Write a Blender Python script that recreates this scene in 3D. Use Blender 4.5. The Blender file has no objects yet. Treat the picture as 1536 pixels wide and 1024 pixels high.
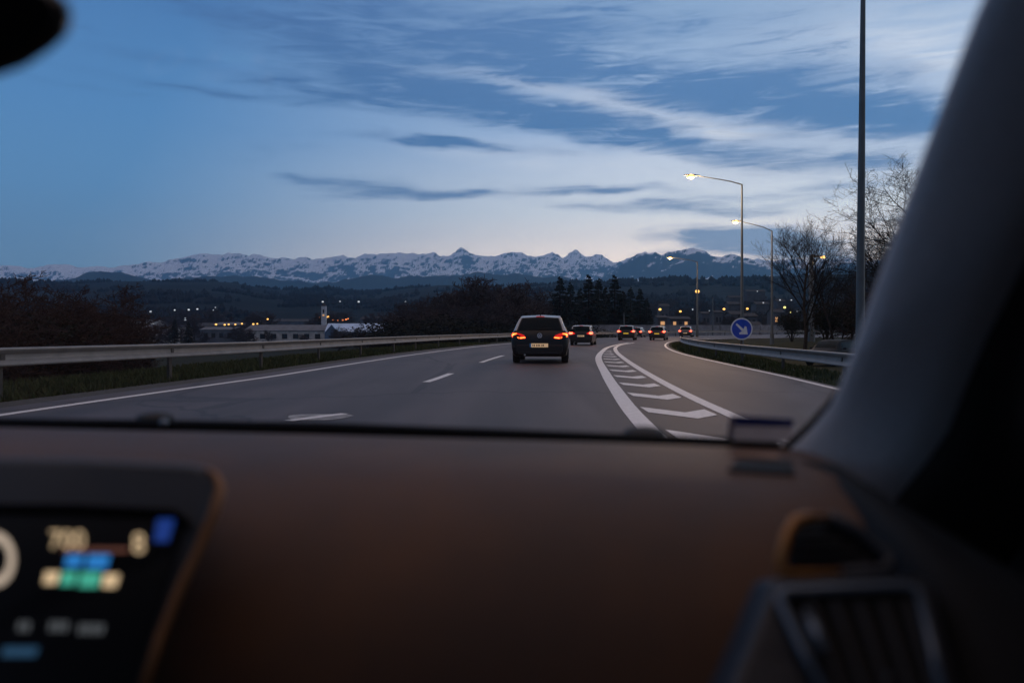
import bpy, bmesh, math, random
from mathutils import Vector, Matrix, noise as mn
R = math.radians
sc = bpy.context.scene
col = sc.collection
CH = 1.17            # height of the eye above the road
F = 1200.0           # focal length in pixels of a 1536 px wide frame
HZ = 491.0           # row of the horizon

def P(px, py, d):    # a surveyed direction taken out to distance d -> world point
    return Vector(((px-768)*d/F, d, CH-(py-HZ)*d/F))

# ------------------------------------------------------------------ helpers
class MB:
    def __init__(s): s.v = []; s.f = []
    def add(s, vs, fs):
        n = len(s.v); s.v += [tuple(v) for v in vs]
        s.f += [tuple(n+i for i in f) for f in fs]
    def quad(s, a, b, c, d): s.add([a, b, c, d], [(0, 1, 2, 3)])
    def box(s, c, h, rz=0.0, taper=1.0):
        vs = []
        for z in (-1, 1):
            t = taper if z > 0 else 1
            for x, y in ((-1, -1), (1, -1), (1, 1), (-1, 1)):
                px, py = x*h[0]*t, y*h[1]*t
                vs.append((c[0]+px*math.cos(rz)-py*math.sin(rz), c[1]+px*math.sin(rz)+py*math.cos(rz), c[2]+z*h[2]))
        s.add(vs, [(3, 2, 1, 0), (4, 5, 6, 7), (0, 1, 5, 4), (1, 2, 6, 5), (2, 3, 7, 6), (3, 0, 4, 7)])
    def tube(s, pts, rads, n=8, cap=True):
        pts = [Vector(p) for p in pts]; rings = []; prev = None
        for i, p in enumerate(pts):
            t = (pts[min(i+1, len(pts)-1)]-pts[max(i-1, 0)])
            if t.length < 1e-9: t = Vector((0, 0, 1))
            t.normalize()
            if prev is None:
                up = Vector((0, 0, 1)) if abs(t.z) < .9 else Vector((1, 0, 0))
                a = t.cross(up).normalized()
            else:
                a = (prev-t*prev.dot(t))
                a = a.normalized() if a.length > 1e-6 else t.cross(Vector((0, 0, 1))).normalized()
            prev = a; b = t.cross(a)
            r = rads[i] if isinstance(rads, (list, tuple)) else rads
            rings.append([p+(a*math.cos(2*math.pi*k/n)+b*math.sin(2*math.pi*k/n))*r for k in range(n)])
        s.loft(rings, True, cap)
    def loft(s, rings, closed=True, cap=False):
        n = len(rings[0]); vs = [v for r in rings for v in r]; fs = []
        for i in range(len(rings)-1):
            for k in range(n if closed else n-1):
                k2 = (k+1) % n
                fs.append((i*n+k, i*n+k2, (i+1)*n+k2, (i+1)*n+k))
        if cap:
            fs.append(tuple(range(n))[::-1]); fs.append(tuple((len(rings)-1)*n+k for k in range(n)))
        s.add(vs, fs)
    def prism(s, outline, off):     # outline: list of Vectors, off: Vector to the back
        n = len(outline); back = [Vector(p)+off for p in outline]
        fs = [tuple(range(n)), tuple(range(2*n-1, n-1, -1))]
        for k in range(n):
            k2 = (k+1) % n; fs.append((k, n+k, n+k2, k2))
        s.add(list(outline)+back, fs)
    def ball(s, c, r, n=10, m=6):
        rx, ry, rz = r if isinstance(r, (tuple, list)) else (r, r, r)
        rings = []
        for i in range(m+1):
            a = -math.pi/2+math.pi*i/m
            ca = max(math.cos(a), .02)
            rings.append([(c[0]+rx*ca*math.cos(2*math.pi*k/n), c[1]+ry*ca*math.sin(2*math.pi*k/n), c[2]+rz*math.sin(a)) for k in range(n)])
        s.loft(rings, True, True)
    def build(s, name, mat, parent=None, smooth=False, bevel=0, fix=True, subd=0):
        me = bpy.data.meshes.new(name); me.from_pydata(s.v, [], s.f); me.update()
        if fix:
            bm = bmesh.new(); bm.from_mesh(me); bmesh.ops.recalc_face_normals(bm, faces=bm.faces); bm.to_mesh(me); bm.free()
        if smooth:
            me.polygons.foreach_set('use_smooth', [True]*len(me.polygons))
            if smooth != 'all':
                try: me.set_sharp_from_angle(angle=R(42))
                except Exception: pass
        if mat: me.materials.append(mat)
        o = bpy.data.objects.new(name, me); col.objects.link(o)
        if parent: o.parent = parent
        if bevel:
            m = o.modifiers.new('bevel', 'BEVEL'); m.width = bevel; m.segments = 2; m.limit_method = 'ANGLE'; m.angle_limit = R(40)
        if subd:
            m = o.modifiers.new('sub', 'SUBSURF'); m.levels = subd; m.render_levels = subd
        return o

def tag(o, label=None, cat=None, group=None, kind=None):
    if label: o['label'] = label
    if cat: o['category'] = cat
    if group: o['group'] = group
    if kind: o['kind'] = kind
    return o
def empty(name, loc, rz, label, cat, group=None):
    o = bpy.data.objects.new(name, None); col.objects.link(o)
    o.location = loc; o.rotation_euler = (0, 0, rz); o.empty_display_size = .2
    return tag(o, label, cat, group)
def copy_tree(o, parent=None):
    kids = [c for c in bpy.data.objects if c.parent == o]
    c = o.copy(); col.objects.link(c)
    if parent: c.parent = parent
    for k in kids: copy_tree(k, c)
    return c

def srgb(r, g, b, a=1):
    f = lambda c: (c/255/12.92) if c/255 <= .04045 else ((c/255+.055)/1.055)**2.4
    return (f(r), f(g), f(b), a)

def mat(name, c, rough=.6, metal=0, spec=.5, coat=0, emis=None, estr=0, var=0, vscale=8, bump=0, bscale=60, c2=None, coords='Object', vdet=5):
    m = bpy.data.materials.new(name); m.use_nodes = True
    nt = m.node_tree; b = nt.nodes['Principled BSDF']
    b.inputs['Base Color'].default_value = (*c, 1)
    b.inputs['Roughness'].default_value = rough; b.inputs['Metallic'].default_value = metal
    b.inputs['Specular IOR Level'].default_value = spec; b.inputs['Coat Weight'].default_value = coat
    b.inputs['Coat Roughness'].default_value = .06
    if emis:
        b.inputs['Emission Color'].default_value = (*emis, 1); b.inputs['Emission Strength'].default_value = estr
    if var or c2 or bump:
        tc = nt.nodes.new('ShaderNodeTexCoord')
    if var or c2:
        n = nt.nodes.new('ShaderNodeTexNoise'); n.inputs['Scale'].default_value = vscale; n.inputs['Detail'].default_value = vdet
        n.inputs['Roughness'].default_value = .65
        nt.links.new(tc.outputs[coords], n.inputs['Vector'])
        rp = nt.nodes.new('ShaderNodeValToRGB'); rp.color_ramp.elements[0].position = .33; rp.color_ramp.elements[1].position = .68
        d = c2 if c2 else tuple(min(1, x*(1+var)) for x in c)
        l = c if c2 else tuple(x*(1-var) for x in c)
        rp.color_ramp.elements[0].color = (*l, 1); rp.color_ramp.elements[1].color = (*d, 1)
        nt.links.new(n.outputs['Fac'], rp.inputs[0]); nt.links.new(rp.outputs[0], b.inputs['Base Color'])
    if bump:
        n2 = nt.nodes.new('ShaderNodeTexNoise'); n2.inputs['Scale'].default_value = bscale; n2.inputs['Detail'].default_value = 4
        nt.links.new(tc.outputs[coords], n2.inputs['Vector'])
        bp = nt.nodes.new('ShaderNodeBump'); bp.inputs['Strength'].default_value = bump; bp.inputs['Distance'].default_value = .02
        nt.links.new(n2.outputs['Fac'], bp.inputs['Height']); nt.links.new(bp.outputs[0], b.inputs['Normal'])
    return m

def lin(pts, x):
    if x <= pts[0][0]: return pts[0][1]
    for (a, b), (c, d) in zip(pts, pts[1:]):
        if x <= c: return b+(d-b)*(x-a)/(c-a)
    return pts[-1][1]
def sm(a, b, x):
    t = max(0, min(1, (x-a)/(b-a))); return t*t*(3-2*t)

# ------------------------------------------------------------------ materials
M = {}
M['asphalt'] = None
M['paint'] = mat('road_paint', (.70, .66, .63), .6, c2=(.90, .86, .83), vscale=11, bump=.2, bscale=120)  # albedo raised: headlight return put into the paint's white
M['steel'] = mat('galvanised_steel', (.44, .43, .42), .5, .35, var=.15, vscale=3)
M['rail'] = mat('rail_steel', (.24, .225, .21), .55, .25, var=.18, vscale=2.2)
M['post'] = mat('rail_post', (.05, .047, .043), .6, .3, var=.2, vscale=6)
M['pole'] = mat('pole_steel', (.11, .13, .14), .55, .3, var=.15, vscale=2)
M['pole_dark'] = mat('pole_dark', (.05, .055, .06), .6, .2)
M['lamp'] = mat('sodium_lens', (.9, .6, .3), .4, emis=(1, .52, .13), estr=2.9)
M['lamp_far'] = mat('sodium_lens_far', (.9, .6, .3), .4, emis=(1, .50, .10), estr=2.0)
M['lamp_white'] = mat('white_lens_far', (.9, .9, .9), .4, emis=(.9, .95, 1), estr=.55)
M['lamp_green'] = mat('yellow_lens_far', (.9, .9, .6), .4, emis=(1, .82, .2), estr=1.6)
M['lamp_red'] = mat('orange_lens_far', (.9, .4, .2), .4, emis=(1, .25, .05), estr=1.2)
M['black'] = mat('black_plastic', (.008, .008, .01), .6)
M['tyre'] = mat('tyre_rubber', (.012, .012, .013), .8)
M['carglass'] = mat('car_glass', (.003, .010, .015), .15, spec=.05)
M['roof_sky_sheen'] = mat('roof_sky_sheen_paint', (.36, .37, .40), .3, .3, coat=.6)
M['tail_lens'] = mat('tail_lens', (.16, .008, .012), .15, emis=(1, .02, .02), estr=.55)
M['tail_glow'] = mat('tail_glow', (.9, .1, .05), .3, emis=(1, .10, .018), estr=8)
M['tail_far'] = mat('tail_glow_far', (.9, .1, .05), .3, emis=(1, .10, .045), estr=7)
M['tail_core'] = mat('tail_core', (.9, .3, .2), .3, emis=(1, .45, .22), estr=11)
M['tail_dim'] = mat('tail_dim', (.6, .05, .03), .3, emis=(1, .05, .04), estr=.25)
M['plate'] = mat('number_plate', (.75, .68, .5), .4, emis=(1, .58, .25), estr=.32)  # plates glow by themselves, lamp light put into the material
M['plate_yellow'] = mat('yellow_plate', (.75, .55, .05), .4, emis=(1, .62, .05), estr=.35)
M['plate_blue'] = mat('plate_blue', (.02, .12, .35), .4, emis=(.05, .3, .6), estr=.1)
M['ink'] = mat('plate_ink', (.05, .04, .04), .5)
M['chrome'] = mat('emblem_metal', (.65, .68, .74), .4, .15)
M['sign_white'] = mat('sign_white', (.9, .86, .84), .45, var=.08, vscale=6)  # white and blue of the sign raised to carry headlight light
M['sign_blue'] = mat('sign_blue', (.010, .075, .56), .45, var=.15, vscale=5)
M['bark'] = mat('bark', (.028, .024, .022), .9, var=.3, vscale=5)
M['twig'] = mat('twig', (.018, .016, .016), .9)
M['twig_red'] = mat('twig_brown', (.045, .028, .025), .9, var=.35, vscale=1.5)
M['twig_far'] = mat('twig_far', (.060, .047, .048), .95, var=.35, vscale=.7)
M['needle'] = mat('conifer_needles', (.014, .022, .022), .85, var=.5, vscale=2.5)
M['bush'] = mat('bush_leaves', (.015, .017, .013), .9, var=.5, vscale=2)
M['grass'] = mat('verge_grass', (.034, .050, .018), .9, c2=(.065, .070, .03), vscale=1.3)
M['concrete'] = mat('barrier_concrete', (.22, .22, .24), .85, var=.3, vscale=.8)
M['wall_white'] = mat('shed_wall', (.58, .53, .48), .8, var=.35, vscale=.35)
M['wall_grey'] = mat('grey_cladding', (.14, .15, .17), .8, var=.3, vscale=.3)
M['wall_blue'] = mat('blue_gable', (.10, .16, .26), .7, var=.15, vscale=.4)
M['roof_grey'] = mat('grey_roof', (.15, .15, .16), .75, var=.25, vscale=.4)
M['roof_blue'] = mat('pale_blue_roof', (.46, .58, .76), .55, var=.25, vscale=.3)
M['roof_dark'] = mat('dark_roof', (.06, .055, .055), .8, var=.2, vscale=.5)
M['window'] = mat('dark_window', (.02, .025, .03), .15)
M['window_lit'] = mat('lit_window', (.5, .3, .15), .5, emis=(1, .5, .2), estr=.6)
M['house'] = mat('house_render', (.11, .10, .105), .85, var=.15, vscale=.5)
M['painted_glow'] = mat('painted_glow_trim', (.36, .15, .03), .38, .3, var=.15, vscale=30)  # orange light along the trim edges put into its colour
M['painted_glow_dim'] = mat('painted_glow_trim_dim', (.24, .105, .036), .42, .3, var=.15, vscale=30)
M['navy'] = mat('navy_plastic', (.018, .024, .036), .5, bump=.1, bscale=400)
M['console'] = mat('console_plastic', (.007, .010, .018), .5, bump=.1, bscale=400)
M['slat'] = mat('slat_plastic', (.022, .023, .027), .45)
M['housing'] = mat('display_housing', (.02, .025, .035), .5, bump=.1, bscale=400)
M['screen'] = mat('screen_glass', (.004, .005, .007), .3, spec=.3)
M['headliner'] = mat('headliner_fabric', (.12, .115, .11), .95, bump=.3, bscale=300)
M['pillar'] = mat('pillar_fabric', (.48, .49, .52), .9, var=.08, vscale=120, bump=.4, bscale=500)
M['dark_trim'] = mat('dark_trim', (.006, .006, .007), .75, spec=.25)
M['pillar_shade'] = mat('pillar_shade', (.035, .033, .034), .9, spec=.2, bump=.3, bscale=500)  # darker copy of the pillar fabric, shade put into its colour
M['panel_dark'] = mat('panel_dark', (.004, .0045, .006), .7, spec=.2)
M['seal'] = mat('rubber_seal', (.0012, .0012, .0015), .85, spec=.05)
M['sat'] = mat('satin_trim', (.14, .17, .21), .35, .5)
M['sticker_blue'] = mat('sticker_blue', (.04, .075, .24), .5, var=.2, vscale=60)
M['sticker_grey'] = mat('sticker_grey', (.6, .56, .56), .6, var=.2, vscale=60)
M['sticker_edge'] = mat('sticker_edge', (.30, .28, .33), .6)
M['mirror'] = mat('mirror_housing', (.01, .011, .011), .45)

def asphalt_mat():
    m = bpy.data.materials.new('asphalt'); m.use_nodes = True; nt = m.node_tree; b = nt.nodes['Principled BSDF']
    tc = nt.nodes.new('ShaderNodeTexCoord')
    def nz(s, det, vec=None):
        n = nt.nodes.new('ShaderNodeTexNoise'); n.inputs['Scale'].default_value = s; n.inputs['Detail'].default_value = det
        nt.links.new(vec or tc.outputs['Object'], n.inputs['Vector']); return n
    mp = nt.nodes.new('ShaderNodeMapping'); mp.inputs['Scale'].default_value = (1.1, .06, 1)
    nt.links.new(tc.outputs['Object'], mp.inputs['Vector'])
    a = nz(1.0, 4, mp.outputs[0]); g = nz(45, 3); p = nz(.25, 4)
    r1 = nt.nodes.new('ShaderNodeValToRGB'); r1.color_ramp.elements[0].color = (.064, .052, .053, 1); r1.color_ramp.elements[1].color = (.096, .078, .078, 1)
    r1.color_ramp.elements[0].position = .36; r1.color_ramp.elements[1].position = .64
    nt.links.new(a.outputs['Fac'], r1.inputs[0])
    mx = nt.nodes.new('ShaderNodeMix'); mx.data_type = 'RGBA'; mx.blend_type = 'MULTIPLY'; mx.inputs[0].default_value = 1
    r2 = nt.nodes.new('ShaderNodeValToRGB'); r2.color_ramp.elements[0].color = (.6, .6, .6, 1); r2.color_ramp.elements[1].color = (1.3, 1.3, 1.3, 1)
    r2.color_ramp.elements[0].position = .3; r2.color_ramp.elements[1].position = .7
    nt.links.new(g.outputs['Fac'], r2.inputs[0])
    nt.links.new(r1.outputs[0], mx.inputs[6]); nt.links.new(r2.outputs[0], mx.inputs[7])
    mx2 = nt.nodes.new('ShaderNodeMix'); mx2.data_type = 'RGBA'; mx2.blend_type = 'MULTIPLY'; mx2.inputs[0].default_value = 1
    r3 = nt.nodes.new('ShaderNodeValToRGB'); r3.color_ramp.elements[0].color = (.8, .8, .82, 1); r3.color_ramp.elements[1].color = (1.15, 1.12, 1.1, 1)
    nt.links.new(p.outputs['Fac'], r3.inputs[0]); nt.links.new(mx.outputs[2], mx2.inputs[6]); nt.links.new(r3.outputs[0], mx2.inputs[7])
    nt.links.new(mx2.outputs[2], b.inputs['Base Color'])
    uv = nt.nodes.new('ShaderNodeUVMap'); uv.uv_map = 'lanes'; su = nt.nodes.new('ShaderNodeSeparateXYZ'); nt.links.new(uv.outputs[0], su.inputs[0])
    def mm(op, a_, b_=None):
        n_ = nt.nodes.new('ShaderNodeMath'); n_.operation = op
        for q_, v_ in enumerate((a_, b_)):
            if v_ is None: continue
            if isinstance(v_, (int, float)): n_.inputs[q_].default_value = v_
            else: nt.links.new(v_, n_.inputs[q_])
        return n_.outputs[0]
    wob = mm('MULTIPLY', mm('SUBTRACT', p.outputs['Fac'], .5), .25)
    tr = mm('COSINE', mm('MULTIPLY', mm('ADD', mm('ADD', su.outputs[0], wob), -.41), 4*math.pi))     # two tracks to a lane
    r4 = nt.nodes.new('ShaderNodeValToRGB'); r4.color_ramp.elements[0].color = (1.06, 1.05, 1.05, 1); r4.color_ramp.elements[1].color = (.80, .80, .81, 1)
    nt.links.new(mm('ADD', mm('MULTIPLY', tr, .5), .5), r4.inputs[0])
    mx3 = nt.nodes.new('ShaderNodeMix'); mx3.data_type = 'RGBA'; mx3.blend_type = 'MULTIPLY'; mx3.inputs[0].default_value = 1
    nt.links.new(mx2.outputs[2], mx3.inputs[6]); nt.links.new(r4.outputs[0], mx3.inputs[7])
    # sealed cracks: thin dark lines
    vo = nt.nodes.new('ShaderNodeTexVoronoi'); vo.feature = 'DISTANCE_TO_EDGE'; vo.inputs['Scale'].default_value = .11
    dv_ = nt.nodes.new('ShaderNodeVectorMath'); dv_.operation = 'MULTIPLY_ADD'; nt.links.new(a.outputs['Color'], dv_.inputs[0]); dv_.inputs[1].default_value = (2.5, 2.5, 0); nt.links.new(tc.outputs['Object'], dv_.inputs[2])
    nt.links.new(dv_.outputs[0], vo.inputs['Vector'])
    r5 = nt.nodes.new('ShaderNodeValToRGB'); r5.color_ramp.elements[0].position = .004; r5.color_ramp.elements[1].position = .009; r5.color_ramp.elements[0].color = (.55, .55, .55, 1); r5.color_ramp.elements[1].color = (1, 1, 1, 1)
    nt.links.new(vo.outputs['Distance'], r5.inputs[0])
    mx4 = nt.nodes.new('ShaderNodeMix'); mx4.data_type = 'RGBA'; mx4.blend_type = 'MULTIPLY'; mx4.inputs[0].default_value = 1
    nt.links.new(mx3.outputs[2], mx4.inputs[6]); nt.links.new(r5.outputs[0], mx4.inputs[7])
    nt.links.new(mx4.outputs[2], b.inputs['Base Color'])
    b.inputs['Roughness'].default_value = .62; b.inputs['Specular IOR Level'].default_value = .35
    bp = nt.nodes.new('ShaderNodeBump'); bp.inputs['Strength'].default_value = .35; bp.inputs['Distance'].default_value = .01
    nt.links.new(g.outputs['Fac'], bp.inputs['Height']); nt.links.new(bp.outputs[0], b.inputs['Normal'])
    return m
M['asphalt'] = asphalt_mat()

# ------------------------------------------------------------------ camera
cd = bpy.data.cameras.new('camera'); cam = bpy.data.objects.new('camera', cd); col.objects.link(cam)
cam.location = (0, 0, CH); cam.rotation_euler = (R(90), 0, 0)
cd.sensor_width = 36; cd.lens = 36*F/1536; cd.shift_y = -(512-HZ)/1536
cd.clip_start = .03; cd.clip_end = 60000
cd.dof.use_dof = True; cd.dof.focus_distance = 45; cd.dof.aperture_fstop = 2.0; cd.dof.aperture_blades = 0
sc.camera = cam
sc.view_settings.view_transform = 'Standard'; sc.view_settings.look = 'None'; sc.view_settings.gamma = 1; sc.view_settings.exposure = 0
sc.cycles.use_denoising = True
sc.cycles.max_bounces = 6; sc.cycles.diffuse_bounces = 3; sc.cycles.transparent_max_bounces = 12; sc.cycles.volume_bounces = 1
sc.cycles.sample_clamp_indirect = 4
for k_ in ('bark', 'twig', 'twig_red', 'twig_far', 'needle', 'bush', 'grass', 'house', 'wall_grey', 'wall_white', 'roof_dark', 'roof_grey'):
    M[k_].node_tree.nodes['Principled BSDF'].inputs['Specular IOR Level'].default_value = .08

# ------------------------------------------------------------------ sky
def make_world():
    w = bpy.data.worlds.new('World'); sc.world = w; w.use_nodes = True; nt = w.node_tree
    N = nt.nodes; L = nt.links; N.clear()
    out = N.new('ShaderNodeOutputWorld'); bg = N.new('ShaderNodeBackground'); L.new(bg.outputs[0], out.inputs[0])
    tc = N.new('ShaderNodeTexCoord'); sep = N.new('ShaderNodeSeparateXYZ'); L.new(tc.outputs['Generated'], sep.inputs[0])
    def math_(op, a, b=None, c=None, clamp=False):
        n = N.new('ShaderNodeMath'); n.operation = op; n.use_clamp = clamp
        for i, v in enumerate((a, b, c)):
            if v is None: continue
            if isinstance(v, (int, float)): n.inputs[i].default_value = v
            else: L.new(v, n.inputs[i])
        return n.outputs[0]
    def mix(f, a, b, bt='MIX'):
        n = N.new('ShaderNodeMix'); n.data_type = 'RGBA'; n.blend_type = bt
        for i, v in ((0, f), (6, a), (7, b)):
            if isinstance(v, (int, float)): n.inputs[i].default_value = v
            elif isinstance(v, tuple): n.inputs[i].default_value = v
            else: L.new(v, n.inputs[i])
        return n.outputs[2]
    def ramp(fac, stops, interp='LINEAR'):
        n = N.new('ShaderNodeValToRGB'); cr = n.color_ramp; cr.interpolation = interp
        while len(cr.elements) < len(stops): cr.elements.new(.5)
        for e, (p, c) in zip(cr.elements, stops): e.position = p; e.color = c
        L.new(fac, n.inputs[0]); return n.outputs[0]
    x, y, z = sep.outputs
    az = math_('ARCTAN2', x, y)
    hyp = math_('SQRT', math_('ADD', math_('MULTIPLY', x, x), math_('MULTIPLY', y, y)))
    te = math_('DIVIDE', z, math_('MAXIMUM', hyp, .02))           # tangent of the elevation
    el = math_('DIVIDE', math_('ARCTANGENT', te), math.pi/2)      # 0..1
    e = lambda deg: deg/90
    left = ramp(el, [(0, srgb(126, 158, 184)), (e(4), srgb(128, 170, 200)), (e(9), srgb(110, 164, 212)), (e(14), srgb(96, 152, 208)),
                     (e(22), srgb(78, 128, 188)), (e(40), srgb(150, 160, 184)), (e(60), srgb(212, 184, 176)), (1, srgb(212, 184, 176))])
    right = ramp(el, [(0, (3.9, 2.3, 1.35, 1)), (e(4), (2.75, 2.1, 1.62, 1)), (e(8), (1.42, 1.40, 1.36, 1)), (e(13), (.66, .80, 1.04, 1)),
                      (e(22), srgb(164, 192, 226)), (e(40), srgb(180, 182, 200)), (e(60), srgb(212, 184, 176)), (1, srgb(212, 184, 176))])
    t = N.new('ShaderNodeMapRange'); t.interpolation_type = 'SMOOTHSTEP'
    t.inputs['From Min'].default_value = R(-31); t.inputs['From Max'].default_value = R(15); L.new(az, t.inputs['Value'])
    back = N.new('ShaderNodeMapRange'); back.interpolation_type = 'SMOOTHSTEP'; L.new(math_('ABSOLUTE', az), back.inputs['Value'])
    back.inputs['From Min'].default_value = R(60); back.inputs['From Max'].default_value = R(120)
    tt = math_('MULTIPLY', t.outputs[0], math_('SUBTRACT', 1, math_('MULTIPLY', back.outputs[0], .8)))
    # the right-hand glow climbs less high than it spreads low down
    hi = N.new('ShaderNodeMapRange'); L.new(el, hi.inputs['Value']); hi.inputs['From Min'].default_value = e(6); hi.inputs['From Max'].default_value = e(22)
    hi.inputs['To Min'].default_value = 0; hi.inputs['To Max'].default_value = .12
    tt2 = math_('SUBTRACT', tt, hi.outputs[0], clamp=True)
    base = mix(tt2, left, right)
    # a low sun below the ridge, from the physical sky model, adds its own warmth
    ns = N.new('ShaderNodeTexSky'); ns.sky_type = 'NISHITA'; ns.sun_disc = False; ns.sun_elevation = R(1.0); ns.sun_rotation = R(38); ns.air_density = 1.0; ns.dust_density = .6
    nsk = mix(1.0, ns.outputs[0], (.05, .05, .05, 1), 'MULTIPLY')
    base = mix(.06, base, nsk)
    dusk = N.new('ShaderNodeMapRange'); dusk.interpolation_type = 'SMOOTHSTEP'; L.new(math_('ABSOLUTE', az), dusk.inputs['Value'])
    dusk.inputs['From Min'].default_value = R(75); dusk.inputs['From Max'].default_value = R(150)
    lowel = N.new('ShaderNodeMapRange'); L.new(el, lowel.inputs['Value']); lowel.inputs['From Min'].default_value = e(15); lowel.inputs['From Max'].default_value = e(60); lowel.inputs['To Min'].default_value = 1; lowel.inputs['To Max'].default_value = 0
    base = mix(math_('MULTIPLY', dusk.outputs[0], math_('MULTIPLY', lowel.outputs[0], .85)), base, srgb(78, 84, 104))
    # cloud coordinates: azimuth and elevation, bent by noise
    cx = N.new('ShaderNodeCombineXYZ'); L.new(az, cx.inputs[0]); L.new(te, cx.inputs[1])
    mp = N.new('ShaderNodeMapping'); mp.inputs['Scale'].default_value = (4, 17, 1); mp.inputs['Rotation'].default_value = (0, 0, R(8)); L.new(cx.outputs[0], mp.inputs[0])
    n1 = N.new('ShaderNodeTexNoise'); n1.inputs['Scale'].default_value = 1; n1.inputs['Detail'].default_value = 6; n1.inputs['Roughness'].default_value = .55; n1.inputs['Distortion'].default_value = .6
    L.new(mp.outputs[0], n1.inputs['Vector'])
    mp2 = N.new('ShaderNodeMapping'); mp2.inputs['Scale'].default_value = (12, 84, 1); mp2.inputs['Rotation'].default_value = (0, 0, R(6)); mp2.inputs['Location'].default_value = (3, 7, 0); L.new(cx.outputs[0], mp2.inputs[0])
    n2 = N.new('ShaderNodeTexNoise'); n2.inputs['Scale'].default_value = 1; n2.inputs['Detail'].default_value = 6; n2.inputs['Roughness'].default_value = .62; n2.inputs['Distortion'].default_value = .8
    L.new(mp2.outputs[0], n2.inputs['Vector'])
    w1 = N.new('ShaderNodeTexNoise'); w1.inputs['Scale'].default_value = 7; w1.inputs['Detail'].default_value = 4; L.new(cx.outputs[0], w1.inputs['Vector'])
    wv = N.new('ShaderNodeVectorMath'); wv.operation = 'MULTIPLY_ADD'; L.new(w1.outputs['Color'], wv.inputs[0])
    wv.inputs[1].default_value = (.10, .035, 0); 
    off = N.new('ShaderNodeVectorMath'); off.operation = 'SUBTRACT'; L.new(cx.outputs[0], off.inputs[0]); off.inputs[1].default_value = (.05, .0175, 0)
    L.new(off.outputs[0], wv.inputs[2])
    def blob(px, py, hw, hh, ang, s):
        a = math.atan((px-768)/F); v = (HZ-py)/F*math.cos(a)
        m = N.new('ShaderNodeMapping'); m.vector_type = 'TEXTURE'
        m.inputs['Location'].default_value = (a, v, 0); m.inputs['Rotation'].default_value = (0, 0, R(ang))
        m.inputs['Scale'].default_value = (hw/F*math.cos(a)**2*1.5, hh/F*1.5, 1); L.new(wv.outputs[0], m.inputs[0])
        g = N.new('ShaderNodeTexGradient'); g.gradient_type = 'QUADRATIC_SPHERE'; L.new(m.outputs[0], g.inputs[0])
        g2 = math_('POWER', g.outputs['Fac'], .55)
        return math_('MULTIPLY', g2, s)
    def summed(bl):
        acc = None
        for b in bl:
            o = blob(*b); acc = o if acc is None else math_('ADD', acc, o)
        return acc
    dark = summed([(640, 15, 460, 50, -4, .8), (480, 60, 260, 22, -8, .5), (210, 78, 110, 13, 0, .5), (330, 137, 230, 9, -3, .7), (90, 122, 150, 6, -2, .4),
                   (520, 98, 170, 34, -14, .95), (640, 150, 230, 26, -6, 1.1), (440, 128, 120, 14, -8, .45),
                   (920, 195, 190, 24, -12, .95), (1090, 226, 190, 20, -7, .7), (800, 165, 150, 16, -8, .5),
                   (960, 112, 320, 40, -5, 1.05), (1190, 150, 240, 42, -6, 1.1), (1340, 190, 190, 36, -5, .9), (850, 85, 220, 30, -6, .55),
                   (600, 213, 110, 8, -4, .75), (760, 222, 150, 9, -4, .55), (560, 284, 120, 13, -3, .6), (700, 295, 200, 8, 2, .8), (470, 272, 50, 7, -6, .6),
                   (1105, 356, 115, 17, -2, 2.2), (1180, 376, 130, 18, -2, 1.6), (1010, 380, 60, 6, 0, .5), (1230, 250, 200, 18, -3, .55), (1150, 292, 180, 8, 2, .55), (960, 312, 190, 9, -2, .5), (900, 285, 150, 9, -3, .6), (1060, 318, 170, 10, -2, .6), (640, 205, 120, 7, -5, .6),
                   (1000, 40, 300, 25, -4, .25), (1230, 300, 150, 12, 3, .45), (1330, 330, 150, 12, 0, .4)])
    nn = math_('ADD', math_('MULTIPLY', n1.outputs['Fac'], .68), math_('MULTIPLY', n2.outputs['Fac'], .62))
    dd = math_('MULTIPLY', dark, math_('ADD', math_('MULTIPLY', math_('SUBTRACT', nn, .65), 2.9), .86))
    gw = N.new('ShaderNodeMapRange'); gw.interpolation_type = 'SMOOTHSTEP'; L.new(nn, gw.inputs['Value']); gw.inputs['From Min'].default_value = .66; gw.inputs['From Max'].default_value = .92
    up = N.new('ShaderNodeMapRange'); L.new(el, up.inputs['Value']); up.inputs['From Min'].default_value = e(5); up.inputs['From Max'].default_value = e(16); up.inputs['To Max'].default_value = .5
    dd = math_('ADD', dd, math_('MULTIPLY', gw.outputs[0], up.outputs[0]))
    ds = N.new('ShaderNodeMapRange'); ds.interpolation_type = 'SMOOTHSTEP'; L.new(dd, ds.inputs['Value']); ds.inputs['From Min'].default_value = .02; ds.inputs['From Max'].default_value = .95
    ds.inputs['To Max'].default_value = .93
    dcol = mix(tt2, ramp(el, [(0, srgb(96, 124, 156)), (e(8), srgb(72, 114, 162)), (e(22), srgb(72, 108, 162)), (e(45), srgb(150, 152, 168)), (1, srgb(180, 172, 174))]),
               ramp(el, [(0, srgb(138, 146, 168)), (e(6), srgb(130, 152, 188)), (e(13), srgb(64, 118, 176)), (e(22), srgb(98, 136, 188)), (e(45), srgb(150, 152, 168)), (1, srgb(180, 172, 174))]))
    # bright veils between the dark bands, towards the glow
    bright = summed([(980, 165, 190, 22, -10, .8), (1130, 200, 200, 20, -8, .9), (900, 240, 260, 22, -5, .5), (1250, 245, 200, 16, -4, .6), (1330, 70, 220, 60, -10, .5), (800, 128, 200, 10, -7, .4), (1150, 265, 250, 24, 0, .55), (1420, 110, 110, 50, -20, .4)])
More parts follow.
